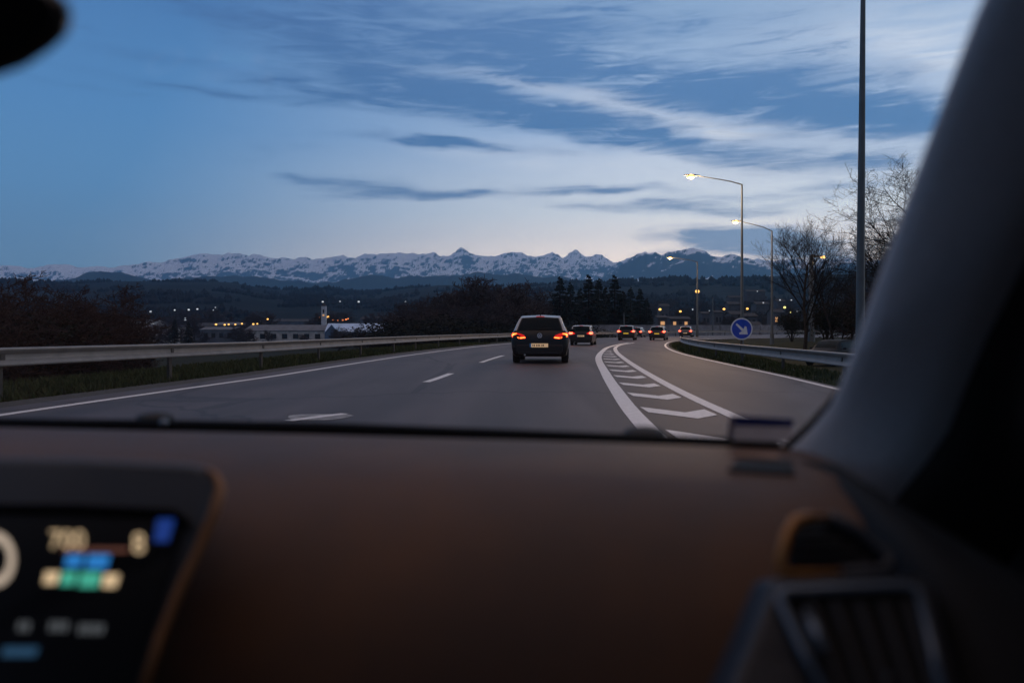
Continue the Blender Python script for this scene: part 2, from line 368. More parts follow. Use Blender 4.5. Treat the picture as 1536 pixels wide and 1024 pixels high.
    bb = math_('MULTIPLY', bright, math_('ADD', math_('MULTIPLY', math_('SUBTRACT', n2.outputs['Fac'], .45), 3.0), .6), clamp=True)
    c1 = mix(bb, base, (1.0, 1.02, 1.08, 1))
    c2 = mix(ds.outputs[0], c1, dcol)
    L.new(c2, bg.inputs[0]); bg.inputs[1].default_value = 1.0
    return w
make_world()
sd = bpy.data.lights.new('sun', 'SUN'); so = bpy.data.objects.new('sun', sd); col.objects.link(so)
sd.energy = .12; sd.angle = R(12); sd.color = (1, .72, .58)
so.rotation_euler = (R(90-3), 0, R(180-38))     # low glow ahead and to the right
_d = Vector((math.sin(R(38)), math.cos(R(38)), math.tan(R(4)))).normalized()
so.rotation_euler = (-_d).to_track_quat('-Z', 'Y').to_euler()

# ------------------------------------------------------------------ curves of the road
def spline(pts, n):
    pts = [Vector((p[1], p[0], 0)) for p in pts]; out = []
    ext = [pts[0]*2-pts[1]]+pts+[pts[-1]*2-pts[-2]]
    for i in range(1, len(ext)-2):
        p0, p1, p2, p3 = ext[i-1:i+3]
        def tj(ti, a, b): return ti+max((b-a).length, 1e-6)**.5
        t0 = 0; t1 = tj(t0, p0, p1); t2 = tj(t1, p1, p2); t3 = tj(t2, p2, p3)
        for k in range(n):
            t = t1+(t2-t1)*k/n
            a1 = p0*((t1-t)/(t1-t0))+p1*((t-t0)/(t1-t0)); a2 = p1*((t2-t)/(t2-t1))+p2*((t-t1)/(t2-t1)); a3 = p2*((t3-t)/(t3-t2))+p3*((t-t2)/(t3-t2))
            b1 = a1*((t2-t)/(t2-t0))+a2*((t-t0)/(t2-t0)); b2 = a2*((t3-t)/(t3-t1))+a3*((t-t1)/(t3-t1))
            out.append(b1*((t2-t)/(t2-t1))+b2*((t-t1)/(t2-t1)))
    out.append(ext[-2]); return out
def offset(c, o):
    r = []
    for i, p in enumerate(c):
        t = (c[min(i+1, len(c)-1)]-c[max(i-1, 0)]).normalized()
        q = o(p.y) if callable(o) else o
        r.append(p+Vector((t.y, -t.x, 0))*q)
    return r
def resample(c, step):
    out = [c[0].copy()]; need = step
    for a, b in zip(c, c[1:]):
        l = (b-a).length; pos = 0
        while l-pos >= need:
            pos += need; out.append(a+(b-a)*(pos/l)); need = step
        need -= l-pos
    return out
G = resample(spline([(-60, 1.0), (-30, 1.15), (-10, 1.25), (3, 1.38), (10, 1.6), (15.3, 1.97), (20, 2.35), (31, 3.35), (40, 4.55), (47, 5.66), (56, 7.6), (66, 10.3), (76, 13.9), (88, 19.6), (100, 27), (112, 36.5), (122, 47), (130, 58), (136, 70), (140, 84), (142, 100), (143, 140), (140, 220)], 8), 1.0)
K = resample(spline([(-60, 2.8), (-10, 2.8), (3, 2.85), (10.6, 2.92), (14.2, 3.05), (20.8, 3.47), (29.2, 4.14), (39.2, 5.1), (47, 6.1), (53, 7.2), (59, 8.75), (64, 10.2)], 8), .5)
E = resample(spline([(-60, 5.9), (-10, 5.95), (10.6, 6.0), (14.5, 6.12), (19.4, 6.5), (27.2, 6.92), (36, 7.58), (45, 8.75), (52, 9.96), (58, 11.2), (66, 13.2), (73, 16.2), (79, 20), (85, 25), (92, 33), (98, 42), (103, 54), (106, 68), (108, 90), (108, 140), (104, 220)], 8), 1.0)
def at_y(c, y):
    for a, b in zip(c, c[1:]):
        if a.y <= y <= b.y: return a+(b-a)*((y-a.y)/(b.y-a.y))
    return c[-1]
LW = lambda y: -lin([(-10, 8.55), (10, 8.45), (18.5, 7.95), (32, 7.9), (60, 8.0)], y)
edge_l = offset(G, LW)
lane_c = offset(G, lambda y: -lin([(0, 4.12), (10, 4.12), (18, 3.9), (30, 3.95)], y))

def ribbon(name, c, w, z, m, parent=None, label=None):
    b = MB(); l = offset(c, -w/2); r = offset(c, w/2)
    b.loft([[(p.x, p.y, z) for p in l], [(p.x, p.y, z) for p in r]], False)
    o = b.build(name, m, parent); return o

# road sheet
rb = MB(); left = offset(G, lambda y: LW(y)-.75); nG = len(left); cols = 10; rings = [[] for _ in range(cols+1)]
Er = offset(E, .22)
for i in range(nG):
    j = i/(nG-1)*(len(Er)-1); j0 = int(j); j1 = min(j0+1, len(Er)-1)
    q = Er[j0]+(Er[j1]-Er[j0])*(j-j0)
    for k in range(cols+1):
        p = left[i]+(q-left[i])*(k/cols); rings[k].append((p.x, p.y, 0))
rb.loft(rings, False)
_ro = rb.build('road', M['asphalt'], fix=False)
uvl = _ro.data.uv_layers.new(name='lanes')
for lp in _ro.data.loops:
    k_, i_ = divmod(lp.vertex_index, nG); pw = _ro.data.vertices[lp.vertex_index].co; lw = (Vector((pw.x, pw.y, 0))-left[i_]).length
    uvl.data[lp.index].uv = (lw/4.0, i_/4.0)
tag(_ro, 'dark grey asphalt carriageway curving away to the right', 'road', kind='structure')
MZ = .006
sub = lambda c, a, b: [p for p in c if a <= p.y <= b]
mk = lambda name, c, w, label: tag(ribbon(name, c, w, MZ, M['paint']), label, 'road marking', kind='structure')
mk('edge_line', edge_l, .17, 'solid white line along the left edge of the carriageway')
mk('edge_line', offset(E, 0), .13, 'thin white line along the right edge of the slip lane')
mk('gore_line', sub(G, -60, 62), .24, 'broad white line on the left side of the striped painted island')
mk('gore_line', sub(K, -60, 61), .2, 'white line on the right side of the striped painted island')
# lane dashes
for a, b_ in ((17.1, 20.3), (26.6, 33.2), (40, 46), (53, 59)):
    c = [at_y(lane_c, a+(b_-a)*i/6) for i in range(7)]
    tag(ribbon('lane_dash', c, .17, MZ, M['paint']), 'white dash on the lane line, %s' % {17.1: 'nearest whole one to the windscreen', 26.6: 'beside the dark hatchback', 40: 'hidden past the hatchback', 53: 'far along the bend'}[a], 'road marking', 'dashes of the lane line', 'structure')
ab = MB()   # worn patch of old white paint just past the bonnet
ab.add([(-2.52+.40*math.cos(t)*(1+.15*math.sin(3*t)), 10.42+.42*math.sin(t)*(1+.2*math.cos(2*t)), MZ) for t in [2*math.pi*k/20 for k in range(20)]], [tuple(range(20))])
M['old_paint'] = mat('old_road_paint', (.13, .125, .12), .7, c2=(.5, .48, .46), vscale=5, bump=.15, bscale=120)
po_ = tag(ab.build('paint_patch', M['old_paint']), 'worn white patch of paint on the road just beyond the bonnet', 'road marking', kind='structure')
ab = MB(); ab.add([(-2.86, 10.02, MZ+.004), (-2.72, 9.95, MZ+.004), (-2.2, 10.78, MZ+.004), (-2.32, 10.84, MZ+.004)], [(0, 1, 2, 3)])
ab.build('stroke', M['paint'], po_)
cb = MB(); y0 = 8.4
while y0 < 47:
    a = at_y(G, y0); r = at_y(K, y0-.35); g = .22
    wv = (r.x-a.x)
    if wv < .6: break
    ax, rx = a.x+g, r.x-.18; vx = ax+(rx-ax)*.58; th = .74
    dv = .8*min(1, wv/1.3)
    cb.add([(ax, y0, MZ), (ax, y0+th, MZ), (vx, y0-dv+th, MZ), (vx, y0-dv, MZ), (rx, y0-dv*.45+th, MZ), (rx, y0-dv*.45, MZ)], [(0, 3, 2, 1), (3, 5, 4, 2)])
    y0 += 2.62
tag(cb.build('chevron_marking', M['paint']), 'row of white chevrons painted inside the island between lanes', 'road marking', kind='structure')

# ------------------------------------------------------------------ terrain
rail_r = offset([p for p in E if p.y <= 64], 1.0)
rail_l = offset(G, lambda y: LW(y)-1.75)
Gc = G[::4]; Ec = E[::4]; Lc = edge_l[::4]
def near_off(c, x, y):
    best = 1e9; s = 0
    for i in range(len(c)-1):
        p = c[i]; dx = x-p.x; dy = y-p.y; d = dx*dx+dy*dy
        if d < best:
            t = c[i+1]-p; best = d; s = 1 if (t.y*dx-t.x*dy) > 0 else -1
    return s*math.sqrt(best)
hill_top = [(-700, 405), (-200, 408), (0, 414), (100, 419), (152, 418), (255, 415.6), (337, 418), (380, 424), (421, 431), (455, 428), (482, 425.6), (526, 434), (567, 433), (620, 427), (660, 423), (717, 426), (800, 428), (960, 424), (1030, 420), (1100, 418.5), (1180, 419), (1260, 417), (1400, 412), (1700, 408), (2300, 405)]
def px_of(x, y): return 768+F*x/max(y, 1e-3) if y > 0 else (2300 if x > 0 else -700)
def gz(x, y):
    r = math.hypot(x, y)
    ol = -near_off(Lc, x, y) if r < 420 else 1e3 if x < 0 or y > 160 else -1e3
    orr = near_off(Ec, x, y) if r < 420 else 0
    z = -.06
    if ol > 0 and r < 420:
        z -= 6.5*sm(3.2, 34, ol)*(1-.85*sm(5, 60, x)*1.0)
    elif orr > 0 and r < 420:
        z -= (.85 if y < 56 else lin([(56, .85), (68, .2), (400, .1)], y))*sm(1.6, 6, orr)
    if r >= 420:
        z -= 6.5*(1-sm(-20, 120, x) if y > 0 else 1)
    if r > 150:
        n = mn.fractal(Vector((x/160, y/160, 3.1)), 1, 2, 4)
        z += n*2.2*sm(150, 600, r)
    if y > 0 and r > 380:
        rise = sm(420, 2100, r)
        h = (HZ-lin(hill_top, px_of(x, y)))/F*2100*math.cos(math.atan2(x, y))
        n2 = mn.fractal(Vector((x/420, y/420, 7.7)), 1, 2, 5)
        z += h*(rise*(.93+.0*n2))+n2*16*sm(600, 1700, r)*(1-.75*sm(1500, 2050, r))
        z -= 90*sm(2300, 3500, r)
    return z
def ground_mat():
    m = mat('ground', (.018, .021, .011), .95, c2=(.036, .036, .02), vscale=.35, bump=.4, bscale=6, coords='Object')
    nt = m.node_tree; b = nt.nodes['Principled BSDF']
    src = b.inputs['Base Color'].links[0].from_socket
    geo = nt.nodes.new('ShaderNodeNewGeometry'); ln = nt.nodes.new('ShaderNodeVectorMath'); ln.operation = 'LENGTH'; nt.links.new(geo.outputs['Position'], ln.inputs[0])
    mr = nt.nodes.new('ShaderNodeMapRange'); mr.inputs['From Min'].default_value = 150; mr.inputs['From Max'].default_value = 600; nt.links.new(ln.outputs['Value'], mr.inputs['Value'])
    n = nt.nodes.new('ShaderNodeTexVoronoi'); n.inputs['Scale'].default_value = .010; 
    tc = nt.nodes.new('ShaderNodeTexCoord'); nt.links.new(tc.outputs['Object'], n.inputs['Vector'])
    n3 = nt.nodes.new('ShaderNodeTexNoise'); n3.inputs['Scale'].default_value = .03; n3.inputs['Detail'].default_value = 6; nt.links.new(tc.outputs['Object'], n3.inputs['Vector'])
    ad = nt.nodes.new('ShaderNodeMath'); ad.operation = 'MULTIPLY_ADD'; nt.links.new(n.outputs['Color'], ad.inputs[0]); ad.inputs[1].default_value = .5; 
    sb = nt.nodes.new('ShaderNodeMath'); sb.operation = 'SUBTRACT'; nt.links.new(n3.outputs['Fac'], sb.inputs[0]); sb.inputs[1].default_value = .25; nt.links.new(sb.outputs[0], ad.inputs[2])
    rp = nt.nodes.new('ShaderNodeValToRGB'); rp.color_ramp.elements[0].color = (.006, .007, .007, 1); rp.color_ramp.elements[1].color = (.016, .016, .013, 1)
    rp.color_ramp.elements[0].position = .35; rp.color_ramp.elements[1].position = .75
    nt.links.new(ad.outputs[0], rp.inputs[0])
    mx = nt.nodes.new('ShaderNodeMix'); mx.data_type = 'RGBA'; nt.links.new(mr.outputs[0], mx.inputs[0]); nt.links.new(src, mx.inputs[6]); nt.links.new(rp.outputs[0], mx.inputs[7])
    nt.links.new(mx.outputs[2], b.inputs['Base Color'])
    return m
M['ground'] = ground_mat()
M['ground'].node_tree.nodes['Principled BSDF'].inputs['Specular IOR Level'].default_value = .04
def ground():
    rr = [0.0]; r = 2.0
    while r < 3600: rr.append(r); r = r*1.045+.25
    angs = []; a = -180.0
    while a < 180: angs.append(a); a += .75 if -48 <= a < 50 else 4
    vs = []; fs = []; n = len(angs)
    for r in rr:
        for a in angs:
            x = r*math.sin(R(a)); y = r*math.cos(R(a)); vs.append((x, y, gz(x, y)))
    for i in range(len(rr)-1):
        for k in range(n):
            k2 = (k+1) % n; fs.append((i*n+k, (i+1)*n+k, (i+1)*n+k2, i*n+k2))
    me = bpy.data.meshes.new('ground'); me.from_pydata(vs, [], fs); me.update()
    me.polygons.foreach_set('use_smooth', [True]*len(fs)); me.materials.append(M['ground'])
    o = bpy.data.objects.new('ground', me); col.objects.link(o)
    tag(o, 'dark evening ground with the valley and wooded near hills', 'ground', kind='structure')
ground()
# hard shoulder gravel strip on the left
tag(ribbon('gravel_strip', offset(G, lambda y: LW(y)-1.1), .9, -.02, mat('gravel', (.06, .055, .048), .95, var=.35, vscale=7, bump=.5, bscale=50)), 'strip of pale gravel between the asphalt and the left guardrail', 'gravel strip', kind='structure')

# ------------------------------------------------------------------ mountains
def mountain_mat(name, lo, hi, steep=.55):
    m = bpy.data.materials.new(name); m.use_nodes = True; nt = m.node_tree; b = nt.nodes['Principled BSDF']; b.inputs['Roughness'].default_value = .95
    b.inputs['Specular IOR Level'].default_value = .1
    geo = nt.nodes.new('ShaderNodeNewGeometry'); sp = nt.nodes.new('ShaderNodeSeparateXYZ'); nt.links.new(geo.outputs['Position'], sp.inputs[0])
    sn = nt.nodes.new('ShaderNodeSeparateXYZ'); nt.links.new(geo.outputs['Normal'], sn.inputs[0])
    nz = nt.nodes.new('ShaderNodeTexNoise'); nz.inputs['Scale'].default_value = .006; nz.inputs['Detail'].default_value = 9; nz.inputs['Roughness'].default_value = .68; nt.links.new(geo.outputs['Position'], nz.inputs['Vector'])
    def ma(op, a, b_=None, c=None):
        n = nt.nodes.new('ShaderNodeMath'); n.operation = op
        for i, v in enumerate((a, b_, c)):
            if v is None: continue
            if isinstance(v, (int, float)): n.inputs[i].default_value = v
            else: nt.links.new(v, n.inputs[i])
        return n.outputs[0]
    mr = nt.nodes.new('ShaderNodeMapRange'); nt.links.new(sp.outputs[2], mr.inputs['Value']); mr.inputs['From Min'].default_value = lo; mr.inputs['From Max'].default_value = hi
    h = ma('ADD', mr.outputs[0], ma('MULTIPLY', ma('SUBTRACT', nz.outputs['Fac'], .5), 1.0))
    h = ma('ADD', h, ma('MULTIPLY', ma('SUBTRACT', sn.outputs[2], steep), 3.4))
    rp = nt.nodes.new('ShaderNodeValToRGB'); cr = rp.color_ramp
    cr.elements[0].position = .30; cr.elements[0].color = (.02, .034, .05, 1)  # low slopes tinted blue, distant haze put into the colour
    cr.elements[1].position = .62; cr.elements[1].color = (.86, .88, .92, 1)
    e = cr.elements.new(.42); e.color = (.07, .08, .095, 1)
    e = cr.elements.new(.50); e.color = (.40, .42, .46, 1)
    nt.links.new(h, rp.inputs[0]); nt.links.new(rp.outputs[0], b.inputs['Base Color'])
    return m
def range_mesh(name, prof, r0, rc, r1, base, m, az0, az1, step, rows, carve, freq, seed, label, pw=.9):
    n = int((az1-az0)/step)+1; vs = []; fs = []
    for j in range(rows+1):
        u = j/rows; r = r0+(r1-r0)*u
        for i in range(n):
            a = R(az0+step*i); px = 768+F*math.tan(a)
            crest = (HZ-lin(prof, px))/F*rc*math.cos(a)
            x = r*math.sin(a); y = r*math.cos(a)
            if r <= rc:
                f = ((r-r0)/(rc-r0))**pw
            else:
                f = 1-.8*((r-rc)/(r1-rc))
            wx, wy = mn.noise(Vector((x/900, y/900, seed)))*260, mn.noise(Vector((x/900, y/900, seed+4)))*260
            rid = mn.ridged_multi_fractal(Vector(((x+wx)/freq, (y+wy)/freq, seed)), .95, 2.1, 7, 1.0, 2.0)/1.9
            rid = max(0, min(1.15, rid))
            fine = mn.fractal(Vector((x/170, y/170, seed+2)), .8, 2.1, 5)
            cm = sm(.72, 1.0, f)*(1 if r <= rc else max(0, 1-(r-rc)/400))
            z = base+(crest-base)*f*(1-carve*(1-rid)*(1-.86*cm))
            z += crest*(.05 if name != 'foothills' else .10)*fine*(.6+.4*(1-cm))
            z += crest*(.09 if name == 'mountains' else .06)*cm*(mn.ridged_multi_fractal(Vector((x/330, y/330, seed+6)), .9, 2.1, 5, 1.0, 2.0)/1.9-.5)
            vs.append((x, y, z))
    for j in range(rows):
        for i in range(n-1):
            fs.append((j*n+i, j*n+i+1, (j+1)*n+i+1, (j+1)*n+i))
    me = bpy.data.meshes.new(name); me.from_pydata(vs, [], fs); me.update(); me.materials.append(m)
    o = bpy.data.objects.new(name, me); col.objects.link(o)
    return tag(o, label, 'mountains', kind='structure')
prof_back = [(-900, 395), (-300, 396), (0, 393), (12, 392), (30, 394.5), (62, 400), (77, 397), (90, 398), (130, 399), (170, 400), (182, 396), (220, 393), (252, 390), (280, 386), (302, 382.5), (322, 381), (341, 376.6), (360, 380), (372, 384), (378, 381), (395, 383), (420, 386), (447, 383.5), (470, 386), (494, 384), (505, 382), (515, 379.5), (532, 385), (550, 383), (573, 378.5), (597, 380), (612, 377.5), (635, 374.2), (650, 376), (661, 381.5), (675, 378), (693.5, 371), (705, 377.5), (722, 380), (740, 382.5), (755, 377.5), (780, 378), (792, 380.5), (812, 375.5), (828, 378.5), (844, 382), (854, 378), (866, 374.5), (882, 379.5), (893, 381), (903, 378.5), (920, 382), (956, 380), (990, 383), (1100, 386), (1200, 388), (1300, 390), (1600, 392), (2300, 392)]
prof_front = [(840, 470), (885, 432), (907, 414), (926, 400), (944, 387), (956, 378.5), (967, 373.2), (983, 375.6), (993, 381), (1001, 377), (1016, 374), (1042, 372.8), (1053, 377), (1069, 386), (1085, 384), (1100.6, 380.4), (1112, 384), (1125, 382.5), (1140, 386), (1153, 388), (1180, 384), (1220, 388), (1280, 385), (1400, 390), (1700, 395), (2300, 400)]
prof_foot = [(-900, 415), (-200, 412), (20, 424), (60, 420), (100, 415.5), (129, 408.5), (152, 404), (176, 407), (205, 414), (235, 418), (270, 414), (330, 410), (380, 409), (420, 413), (470, 418), (500, 416), (530, 411), (560, 406), (590, 410), (620, 408), (650, 405), (690, 408), (730, 405), (780, 407), (815, 413), (840, 411), (870, 415), (910, 420), (960, 424), (1300, 424), (2300, 420)]
range_mesh('mountains', prof_back, 6400, 9000, 9900, -20, mountain_mat('snow_mountain', 300, 1080, .72), -46, 46, .085, 120, .62, 1500, 3.3, 'long range of snow covered mountains across the horizon')
range_mesh('mountains', prof_front, 5400, 6600, 8000, -20, mountain_mat('dark_mountain', 420, 860, .74), 4, 46, .10, 90, .5, 1150, 11.3, 'dark blue massif with thin snow near its tops behind the street lamps')
range_mesh('foothills', prof_foot, 3800, 4800, 6200, -60, mat('forest_hill', (.018, .026, .026), .95, spec=.04, c2=(.034, .042, .04), vscale=.006, coords='Object'), -46, 46, .2, 40, .35, 1300, 23.1, 'dark blue wooded foothills below the snow line', 1.1)

# ------------------------------------------------------------------ guardrails
def guardrail(name, c, ztop, spacing, face, label, zend=None):
    root = empty(name, (c[0].x, c[0].y, 0), 0, label, 'guardrail')
    o3 = Vector((c[0].x, c[0].y, 0))
    prof = [(0, 0), (.045, -.012), (.05, -.035), (.02, -.085), (-.02, -.11), (-.028, -.155), (-.02, -.2), (.02, -.225), (.05, -.275), (.045, -.298), (0, -.31)]
    th = .022; loop = [(a, b) for a, b in prof]+[(a-th, b) for a, b in reversed(prof)]
    rings = []
    for i, p in enumerate(c):
        t = (c[min(i+1, len(c)-1)]-c[max(i-1, 0)]).normalized(); nrm = Vector((t.y, -t.x, 0))*face
        zt = ztop(i) if callable(ztop) else ztop
        rings.append([(p+nrm*a-o3+Vector((0, 0, zt+b))) for a, b in loop])
    b = MB(); b.loft(rings, True, True); b.build('beam', M['rail'], root, smooth=True)
    pos = 0; last = -1e9
    for i in range(1, len(c)):
        pos += (c[i]-c[i-1]).length
        if pos-last >= spacing and c[i].y > 3:
            last = pos; t = (c[i]-c[i-1]).normalized(); nrm = Vector((t.y, -t.x, 0))*face
            p = c[i]-nrm*.09-o3; zt = ztop(i) if callable(ztop) else ztop
            q = MB(); ang = math.atan2(t.y, t.x)
            q.box((p.x, p.y, (zt-.06-.5)/2), (.055, .03, (zt-.02+.5)/2), ang)
            q.box((p.x+nrm.x*.05, p.y+nrm.y*.05, zt-.155), (.05, .03, .10), ang)
            q.build('post', M['post'], root)
    return root
rl = resample([p for p in rail_l if p.y > -6 and not (p.x > 75)], 1.0)
guardrail('guardrail', rl, lambda i: lin([(0, .86), (13, .84), (23, .77), (36, .74), (60, .7), (100, .72)], rl[i].y), 4.0, 1, 'long steel guardrail on the left edge of the road')
rr_ = resample([p for p in rail_r if p.y > -6], 1.0)
guardrail('guardrail', rr_, lambda i: lin([(0, .61), (16, .61), (31, .57), (48, .56), (58, .55), (65.5, .40)], rr_[i].y), 4.0, -1, 'shorter steel guardrail on posts along the grassy right verge')

# ------------------------------------------------------------------ verge grass
random.seed(5)
def grass(name, c, o0, o1, y0, y1, n, hgt, label):
    b = MB()
    c = [p for p in c if y0 <= p.y <= y1]
    for _ in range(n):
        t = random.random()**1.5; i = t*(len(c)-2); k = int(i); p = c[k]+(c[k+1]-c[k])*(i-k)
        tn = (c[k+1]-c[k]).normalized(); q = p+Vector((tn.y, -tn.x, 0))*random.uniform(o0, o1)
        z = gz(q.x, q.y); h = hgt*random.uniform(.4, 1.3); a = random.uniform(0, 6.28); w = random.uniform(.008, .02)*(1+q.y/30)
        dx, dy = math.cos(a), math.sin(a); lx, ly = random.gauss(0, .35)*h, random.gauss(0, .35)*h
        b.add([(q.x-dx*w, q.y-dy*w, z), (q.x+dx*w, q.y+dy*w, z), (q.x+lx*.5+dx*w*.6, q.y+ly*.5+dy*w*.6, z+h*.6), (q.x+lx, q.y+ly, z+h)], [(0, 1, 2, 3)])
    tag(b.build(name, M['grass'], fix=False), label, 'grass', kind='stuff')
grass('verge_grass', E, .45, 6.5, 8, 62, 26000, .13, 'short dark green grass on the verge under the right guardrail')
grass('verge_grass', edge_l, -5.2, -1.5, 5, 60, 26000, .17, 'rough dark grass under the left guardrail')

# ------------------------------------------------------------------ street lamps
def street_lamp(base, h, arm, head_mat, label, r0=.1, r1=.05, energy=0, armdir=(-1, -.15), rise=.45, mast=M['pole'], group=None, light_mat=None):
    root = empty('street_lamp', base, 0, label, 'street lamp', group)
    b = MB(); b.tube([(0, 0, -.3), (0, 0, .0), (0, 0, h*.5), (0, 0, h)], [r0*1.05, r0, (r0+r1)/2, r1], 12)
    b.tube([(0, 0, -.1), (0, 0, .9)], [r0*1.35, r0*1.3], 12)
    b.build('pole', mast, root, smooth=True)
    if arm:
        ad = Vector((armdir[0], armdir[1], 0)).normalized()
        pts = [Vector((0, 0, h-.05))+ad*0, Vector((0, 0, h))+ad*.08]+[ad*(arm*t)+Vector((0, 0, h+rise*(t**.75))) for t in (.25, .5, .75, 1)]
        a = MB(); a.tube(pts, [r1, r1*.8, r1*.7, r1*.62, r1*.55, r1*.5], 8); a.build('arm', mast, root, smooth=True)
        e = pts[-1]; hd = MB()
        rings = []
        for t, w, hh in ((-.25, .05, .04), (0, .11, .075), (.3, .15, .09), (.6, .12, .075), (.78, .04, .03)):
            c = e+ad*t; side = Vector((-ad.y, ad.x, 0))
            rings.append([c+side*w*math.cos(q)+Vector((0, 0, hh*math.sin(q)*(1 if math.sin(q) > 0 else .35))) for q in [2*math.pi*k/12 for k in range(12)]])
        hd.loft(rings, True, True); ho = hd.build('lamp_head', M['pole_dark'], root, smooth=True)
        g = MB(); c = e+ad*.36; g.ball((c.x, c.y, c.z-.06), (.25, .20, .15), 12, 8); g.build('lens', head_mat, ho, smooth='all')
        if energy:
            ld = bpy.data.lights.new('lamp_glow', 'POINT'); ld.energy = energy; ld.color = (1, .6, .3); ld.shadow_soft_size = .18
            lo = bpy.data.objects.new('lamp_glow', ld); col.objects.link(lo); lo.parent = ho; lo.location = (c.x, c.y, c.z-.55)
    return root
def gp(px, d): x = (px-768)*d/F; return (x, d, gz(x, d))
street_lamp(gp(1113, 50), (HZ-280)*50/F+CH+.9, 3.0, M['lamp'], 'tallest lit street lamp, with a long arm, rising behind the blue arrow sign', .12, .05, 1500)
street_lamp(gp(1158, 68), (HZ-345)*68/F+CH+.2, 2.9, M['lamp'], 'lit street lamp just right of the lamp behind the blue sign', .13, .055, 900, rise=.75)
street_lamp(gp(1046, 100), (HZ-392)*100/F+CH, 3.2, M['lamp'], 'lit street lamp on the far side of the bend against the dark massif', .14, .06, 1100, rise=.5)
street_lamp(gp(1217, 82), (HZ-384)*82/F+CH+.3, .8, M['lamp'], 'street lamp in front of the bare trees with a short arm to the right', .28, .2, 60, armdir=(1, -.1), rise=-.1)
tr = empty('lamp_mast', gp(1290, 25), 0, 'very tall grey mast in front of the bare trees, its top out of sight', 'mast')
b = MB(); b.tube([(0, 0, -.3), (0, 0, 0), (.02, 0, 4), (.06, 0, 8), (.12, 0, 15)], [.15, .145, .125, .10, .055], 14); b.build('pole', M['pole'], tr, smooth=True)
b = MB(); b.tube([(0, 0, -.1), (0, 0, .06)], .24, 14); b.build('base_plate', M['pole'], tr)
b = MB(); b.box((0, -.142, 1.0), (.05, .012, .22)); b.build('service_door', M['pole_dark'], tr)
b = MB(); b.tube([(.12, 0, 14.9), (-.3, 0, 15.6), (-2.2, -.3, 16)], [.05, .045, .04], 8); b.box((-2.5, -.33, 15.98), (.4, .14, .07)); b.build('arm', M['pole'], tr)

for px, py, d, l in ((1069, 447, 135, 'thin unlit pole beyond the barrier wall, right of the lamp on the bend'), (936, 470, 138, 'thin unlit pole by the barrier wall in front of the conifers')):
    x = (px-768)*d/F; ro = empty('pole', (x, d, 0), 0, l, 'pole'); b = MB(); b.tube([(0, 0, -1), (0, 0, CH+(HZ-py)*d/F)], [.13, .09], 8); b.build('shaft', M['pole'], ro, smooth=True); b = MB(); b.ball((0, 0, CH+(HZ-py)*d/F), .13, 8, 6); b.build('cap', M['pole_dark'], ro)
# distant lamps: pole and glowing head
def far_lamp_proto(m, s=1.0):
    root = bpy.data.objects.new('street_lamp', None); col.objects.link(root)
    b = MB(); b.tube([(0, 0, -30), (0, 0, -.2)], .07, 6); b.build('pole', M['pole_dark'], root)
    b = MB(); b.ball((0, 0, 0), (.55*s, .55*s, .42*s), 10, 6); b.build('lens', m, root, smooth='all')
    return root
protos = {}
def far_lamp(px, py, d, kind, label, group, s=1.0):
    m = {'y': M['lamp_far'], 'w': M['lamp_white'], 'g': M['lamp_green'], 'r': M['lamp_red']}[kind]
    if kind not in protos: protos[kind] = o = far_lamp_proto(m)
    else: o = copy_tree(protos[kind])
    o.location = P(px, py, d); o.scale = (s*d/300, s*d/300, s*d/300); tag(o, label, 'street lamp', group)
    return o
for px, py, d, s, l in ((1046, 437, 180, 1.5, 'far street lamp glowing in line with the pole of the lamp on the bend'), (939, 462, 260, 1.0, 'distant orange lamp in front of the conifers'),
                     (990, 464, 290, 1.0, 'distant orange lamp above the second car from the right'), (1020.5, 467, 300, .9, 'distant orange lamp left of the lamp pole on the bend'),
                     (1086, 463.5, 320, .95, 'distant orange lamp left of the blue arrow sign'), (1121, 463, 320, .9, 'distant orange lamp just above the blue arrow sign')):
    far_lamp(px, py, d, 'y', l, None, s)
far_lamp(1177, 461, 330, 'g', 'distant yellow green lamp by the dark bush on the right', None, .95)
far_lamp(1186, 468.5, 330, 'g', 'small distant yellow lamp lower than the yellow green one', None, .6)
for px, py in ((1039, 464), (1064, 466), (1074, 469), (1081, 481), (1092, 479), (1136, 437), (1170, 450), (1196, 467), (1204, 464), (1187, 450), (1128, 483), (1145, 454)):
    far_lamp(px, py, 420, 'w', 'tiny pale light among the houses right of the bend', 'pale lights among the houses', random.uniform(.35, .55))
for px, py, s in ((211, 502, .8), (243, 503.5, .8), (238, 507, .55), (324, 486.5, .95), (337, 487, .85), (343, 486.5, .8), (353, 486.5, .8), (363, 485.5, .85), (380, 486, .9), (386, 485.5, .75), (401.5, 478.5, .8), (12, 507, .7), (66, 508, .6), (656, 479, .85), (668, 480, .5), (672, 479, .5)):
    far_lamp(px, py, 400, 'y', 'small orange lamp among the sheds in the valley', 'orange lamps in the valley', s*.85)
far_lamp(704.5, 474, 300, 'g', 'bright pale yellow lamp in the wood left of the nearest hatchback', None, 1.0)
for px, py in ((226, 467.5), (262, 465), (283, 464.5), (296, 463.5), (278, 477), (320, 465), (323, 461), (278, 480), (391, 481), (510, 452), (538, 452.5), (608, 452.5), (230, 486.5), (15, 496), (38, 496), (484, 452.5)):
    far_lamp(px, py, 520, 'w', 'tiny white light on the dark slope behind the valley', 'white lights on the dark slope', random.uniform(.4, .8))
for px, py, s in ((479, 476.5, .8), (484, 467, .8), (500, 480, .8), (507, 480.5, .6), (514, 480, .9), (519, 479, 1.0), (522, 478, .8)):
    far_lamp(px, py, 430, 'r', 'red orange light by the pale tower in the valley', 'red lights around the tower', s*.7)
far_lamp(492, 475, 430, 'y', 'bright orange lamp right of the pale tower', None, .9)

